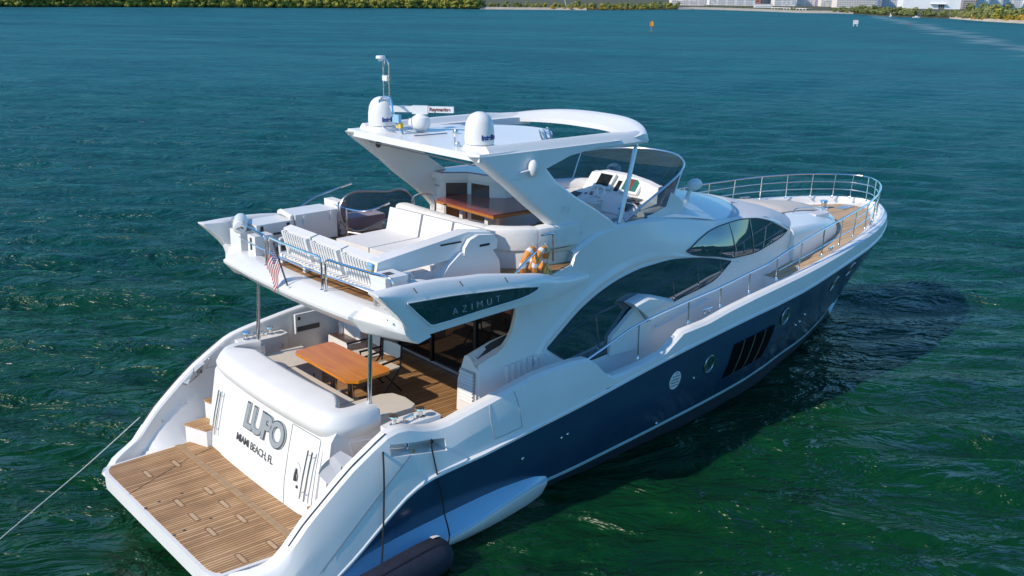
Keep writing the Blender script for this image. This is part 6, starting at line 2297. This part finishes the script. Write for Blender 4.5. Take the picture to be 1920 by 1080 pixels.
for k, (kind, x, y, w, hgt, label) in enumerate(BL):
    base = Vector((x, y, 0.6))
    t = thing('exhibition_hall' if kind == 'hall' else 'hotel_building' if kind == 'hotel' else 'tower_block', label, 'building', base)
    M = Matrix.Translation(base) @ Matrix(((HX.x, HY.x, 0, 0), (HX.y, HY.y, 0, 0), (0, 0, 1, 0), (0, 0, 0, 1)))
    m = MB()
    m.box(-w / 2, w / 2, 0, 10, -0.5, hgt, M=M)
    if kind not in ('hall', 'tower_purple'):
        m.box(-w / 2 - 0.2, w / 2 + 0.2, -0.5, 0.02, hgt - 1.0, hgt, M=M)
    wall = m.obj('wall', BM[kind], t, smooth=False)
    if kind == 'hall':
        m = MB()
        m.box(4.2, 8.0, -0.12, 0.1, -0.5, 3.3, M=M)
        m.obj('gateway', dark_grey, t, smooth=False)
        m = MB()
        m.box(-1.0, 9.2, -1.6, 0.05, 3.3, 3.5, M=M)
        m.obj('canopy', slab_m, t, smooth=False)
        m = MB()
        for xx in np.linspace(4.4, 7.8, 4):
            m.box(xx - 0.08, xx + 0.08, -0.2, -0.12, -0.5, 3.3, M=M)
        m.obj('gate_bars', slab_m, t, smooth=False)
        m = MB()
        m.prism([(-18, 0), (18, 0), (18, 1.2), (-18, 3.0)], 'y', 9.0, 9.8, M=M @ Matrix.Translation((0, 0, hgt)))
        m.obj('roof', BM['hall'], t, smooth=False)
        continue
    pitch = 1.25
    ncol = max(1, int(w / 1.45))
    nrow = 8 if ncol * 8 <= 95 else 95 // ncol
    rb2 = random.Random(k)
    style = rb2.choice((0, 1, 1))
    for r in range(nrow):
        for c in range(ncol):
            if kind != 'hotel' and rb2.random() < 0.10:
                continue
            # leave plain vertical wall piers between window bands
            if kind in ('tower_white', 'tower_pink') and c % 4 == 3:
                continue
            o = bpy.data.objects.new('window', win_mesh)
            C.objects.link(o)
            ww = (0.45 if style else 0.72) * w / ncol
            o.parent = t
            xx = -w / 2 + (c + 0.5) * w / ncol
            o.matrix_parent_inverse = parent_world(t).inverted()
            o.matrix_basis = M @ Matrix.Translation((xx, -0.03, 0.9 + r * pitch)) @ Matrix.Diagonal((ww, 1, 0.52 if style else 0.42, 1))
    if kind not in ('tower_purple', 'tower_red'):
        for r in range(6):
            m = MB()
            m.box(-w / 2, w / 2, -0.45, 0.0, 0.35 + r * pitch, 0.45 + r * pitch, M=M)
            m.obj('balcony_slab', slab_m, t, smooth=False)

# beach pavilion, quay with dark boat sheds
base = Vector((499.7, 345.7, 0.6))
M = Matrix.Translation(base) @ Matrix(((HX.x, HY.x, 0, 0), (HX.y, HY.y, 0, 0), (0, 0, 1, 0), (0, 0, 0, 1)))
t = thing('beach_pavilion', 'low white flat roofed pavilion with three long terraces in front of the brick red tower', 'building', base)
for r in range(3):
    m = MB()
    m.box(-5.4 + r * 0.2, 5.4 - r * 0.2, -1.0 + r * 0.5, 4, -0.6 + r * 1.0, -0.2 + r * 1.0, M=M)
    m.obj('terrace', BM['tower_white'], t, smooth=False)
    m = MB()
    m.box(-5.0, 5.0, 0.4, 3.8, -0.2 + r * 1.0, 0.4 + r * 1.0, M=M)
    m.obj('window_band', win_m, t, smooth=False)
q0, q1 = Vector((467.35, 316.4, 0)), Vector((457.13, 289.13, 0))
qd = (q1 - q0).normalized()
qn = Vector((-qd.y, qd.x, 0))
if qn.dot(q0 - camxy) < 0:
    qn = -qn
Mq = Matrix(((qd.x, qn.x, 0, q0.x), (qd.y, qn.y, 0, q0.y), (0, 0, 1, 0), (0, 0, 0, 1)))
ql = (q1 - q0).length
t = thing('quay_shed', 'long low white quay shed with a row of dark openings along the far beach', 'shed', q0)
m = MB()
m.box(-16, ql + 6, -1.0, 3, -0.5, 0.75, M=Mq)
m.obj('quay_wall', BM['tower_white'], t, smooth=False)
m = MB()
m.box(-1, ql, -0.6, 3, 1.5, 1.75, M=Mq)
m.obj('roof', BM['block_white'], t, smooth=False)
m = MB()
m.box(-1, ql, 1.8, 2.0, 0.75, 1.5, M=Mq)
m.obj('back_wall', dark_grey, t, smooth=False)
for k in range(12):
    m = MB()
    m.box(-1 + k * (ql + 1) / 11.0 - 0.2, -1 + k * (ql + 1) / 11.0 + 0.2, -0.6, -0.3, 0.75, 1.5, M=Mq)
    m.obj('post', BM['tower_white'], t, smooth=False)

# ------------------------------------------------------------------ marks on the water and far boats
t = thing('channel_marker', 'orange channel marker on a post standing in the water near the top of the picture', 'marker', (171.2, 141.1, 0))
m = MB()
m.tube([(171.2, 141.1, -1), (171.2, 141.1, 1.9)], 0.09, 8)
m.obj('post', pmat('marker_post', (0.36, 0.16, 0.10), 0.8), t)
m = MB()
Mm = Matrix.Translation((171.1, 141.0, 1.75)) @ Matrix(((HX.x, HY.x, 0, 0), (HX.y, HY.y, 0, 0), (0, 0, 1, 0), (0, 0, 0, 1)))
m.prism([(-0.42, -0.5), (0.42, -0.5), (0.42, 0.35), (0.0, 0.75), (-0.42, 0.35)], 'y', -0.04, 0.04, M=Mm)
m.obj('dayboard', pmat('marker_orange', (0.75, 0.20, 0.03), 0.6), t)
m = MB()
m.prism([(0.02, -0.3), (0.36, -0.3), (0.36, 0.3), (0.05, 0.6)], 'y', -0.055, -0.042, M=Mm)
m.obj('yellow_panel', yellow_m, t)
t = thing('warning_sign', 'white square warning sign on two posts standing in the water', 'sign', (266.7, 147.3, 0))
Mm = Matrix.Translation((266.7, 147.3, 0)) @ Matrix(((HX.x, HY.x, 0, 0), (HX.y, HY.y, 0, 0), (0, 0, 1, 0), (0, 0, 0, 1)))
m = MB()
m.box(-0.75, 0.75, -0.05, 0.05, 0.55, 1.65, M=Mm)
m.obj('board', flag_white, t)
for xx in (-0.5, 0.5):
    m = MB()
    m.box(xx - 0.1, xx + 0.1, 0.05, 0.2, -1, 1.5, M=Mm)
    m.obj('post', plastic_w, t)
m = MB()
m.box(-0.25, 0.25, -0.02, 0.1, 1.65, 1.85, M=Mm)
m.obj('cap_board', pmat('sign_orange', (0.55, 0.2, 0.12), 0.7), t)
t = thing('channel_marker', 'small faint red channel marker to the right of the white warning sign', 'marker', (280.7, 138.3, 0))
m = MB()
m.tube([(280.7, 138.3, -1), (280.7, 138.3, 1.0)], 0.07, 8)
m.obj('post', pmat('marker_red_post', (0.26, 0.09, 0.09), 0.8), t)
m = MB()
m.prism([(-0.28, 0.7), (0.28, 0.7), (0.0, 1.2)], 'y', -0.04, 0.04, M=Matrix.Translation((280.65, 138.25, 0)) @ Matrix(((HX.x, HY.x, 0, 0), (HX.y, HY.y, 0, 0), (0, 0, 1, 0), (0, 0, 0, 1))))
m.obj('dayboard', pmat('marker_red', (0.42, 0.08, 0.07), 0.7), t)

def small_boat(label, p, L, ang):
    t = thing('small_boat', label, 'boat', p, 'far boats at the right shore')
    Mb = Matrix.Translation(p) @ Matrix.Rotation(ang, 4, 'Z')
    m = MB()
    rows = []
    for f in (0, 0.15, 0.5, 0.8, 1.0):
        w = L * 0.15 * (1 - max(0, f - 0.5) ** 2 * 3.9)
        x = L * (f - 0.5)
        rows.append([Mb @ Vector(v) for v in ((x, -w, L * 0.12 + f * 0.15), (x, -w * 0.8, -0.1), (x, w * 0.8, -0.1), (x, w, L * 0.12 + f * 0.15))])
    m.loft(rows, close=True, cap=True)
    m.obj('hull', plastic_w, t)
    m = MB()
    m.box(-L * 0.2, L * 0.15, -L * 0.1, L * 0.1, L * 0.12, L * 0.26, bev=0.1, M=Mb)
    m.obj('cabin', plastic_w, t)
    return t
small_boat('small white motor boat lying below the trees on the far right shore', Vector((402.5, 200.6, 0)), 3.0, math.atan2(HX.y, HX.x))
b2 = thing('sailing_dinghy', 'tiny pale sail at the water edge left of the small white motor boat', 'boat', (407, 215, 0))
m = MB()
pb = Vector((407, 215, 0))
m.loft([[pb + Vector((0, 0, 0.3)), pb + HX * 0.9 + Vector((0, 0, 0.3))], [pb + Vector((0, 0, 1.6)), pb + HX * 0.12 + Vector((0, 0, 1.6))]])
m.tube([pb + Vector((0, 0, 0)), pb + Vector((0, 0, 1.7))], 0.05, 6)
m.obj('sail', flag_white, b2)
m = MB()
m.ball(pb + HX * 0.3 + Vector((0, 0, 0.1)), (0.9, 0.5, 0.25), 10)
m.obj('hull', plastic_w, b2)
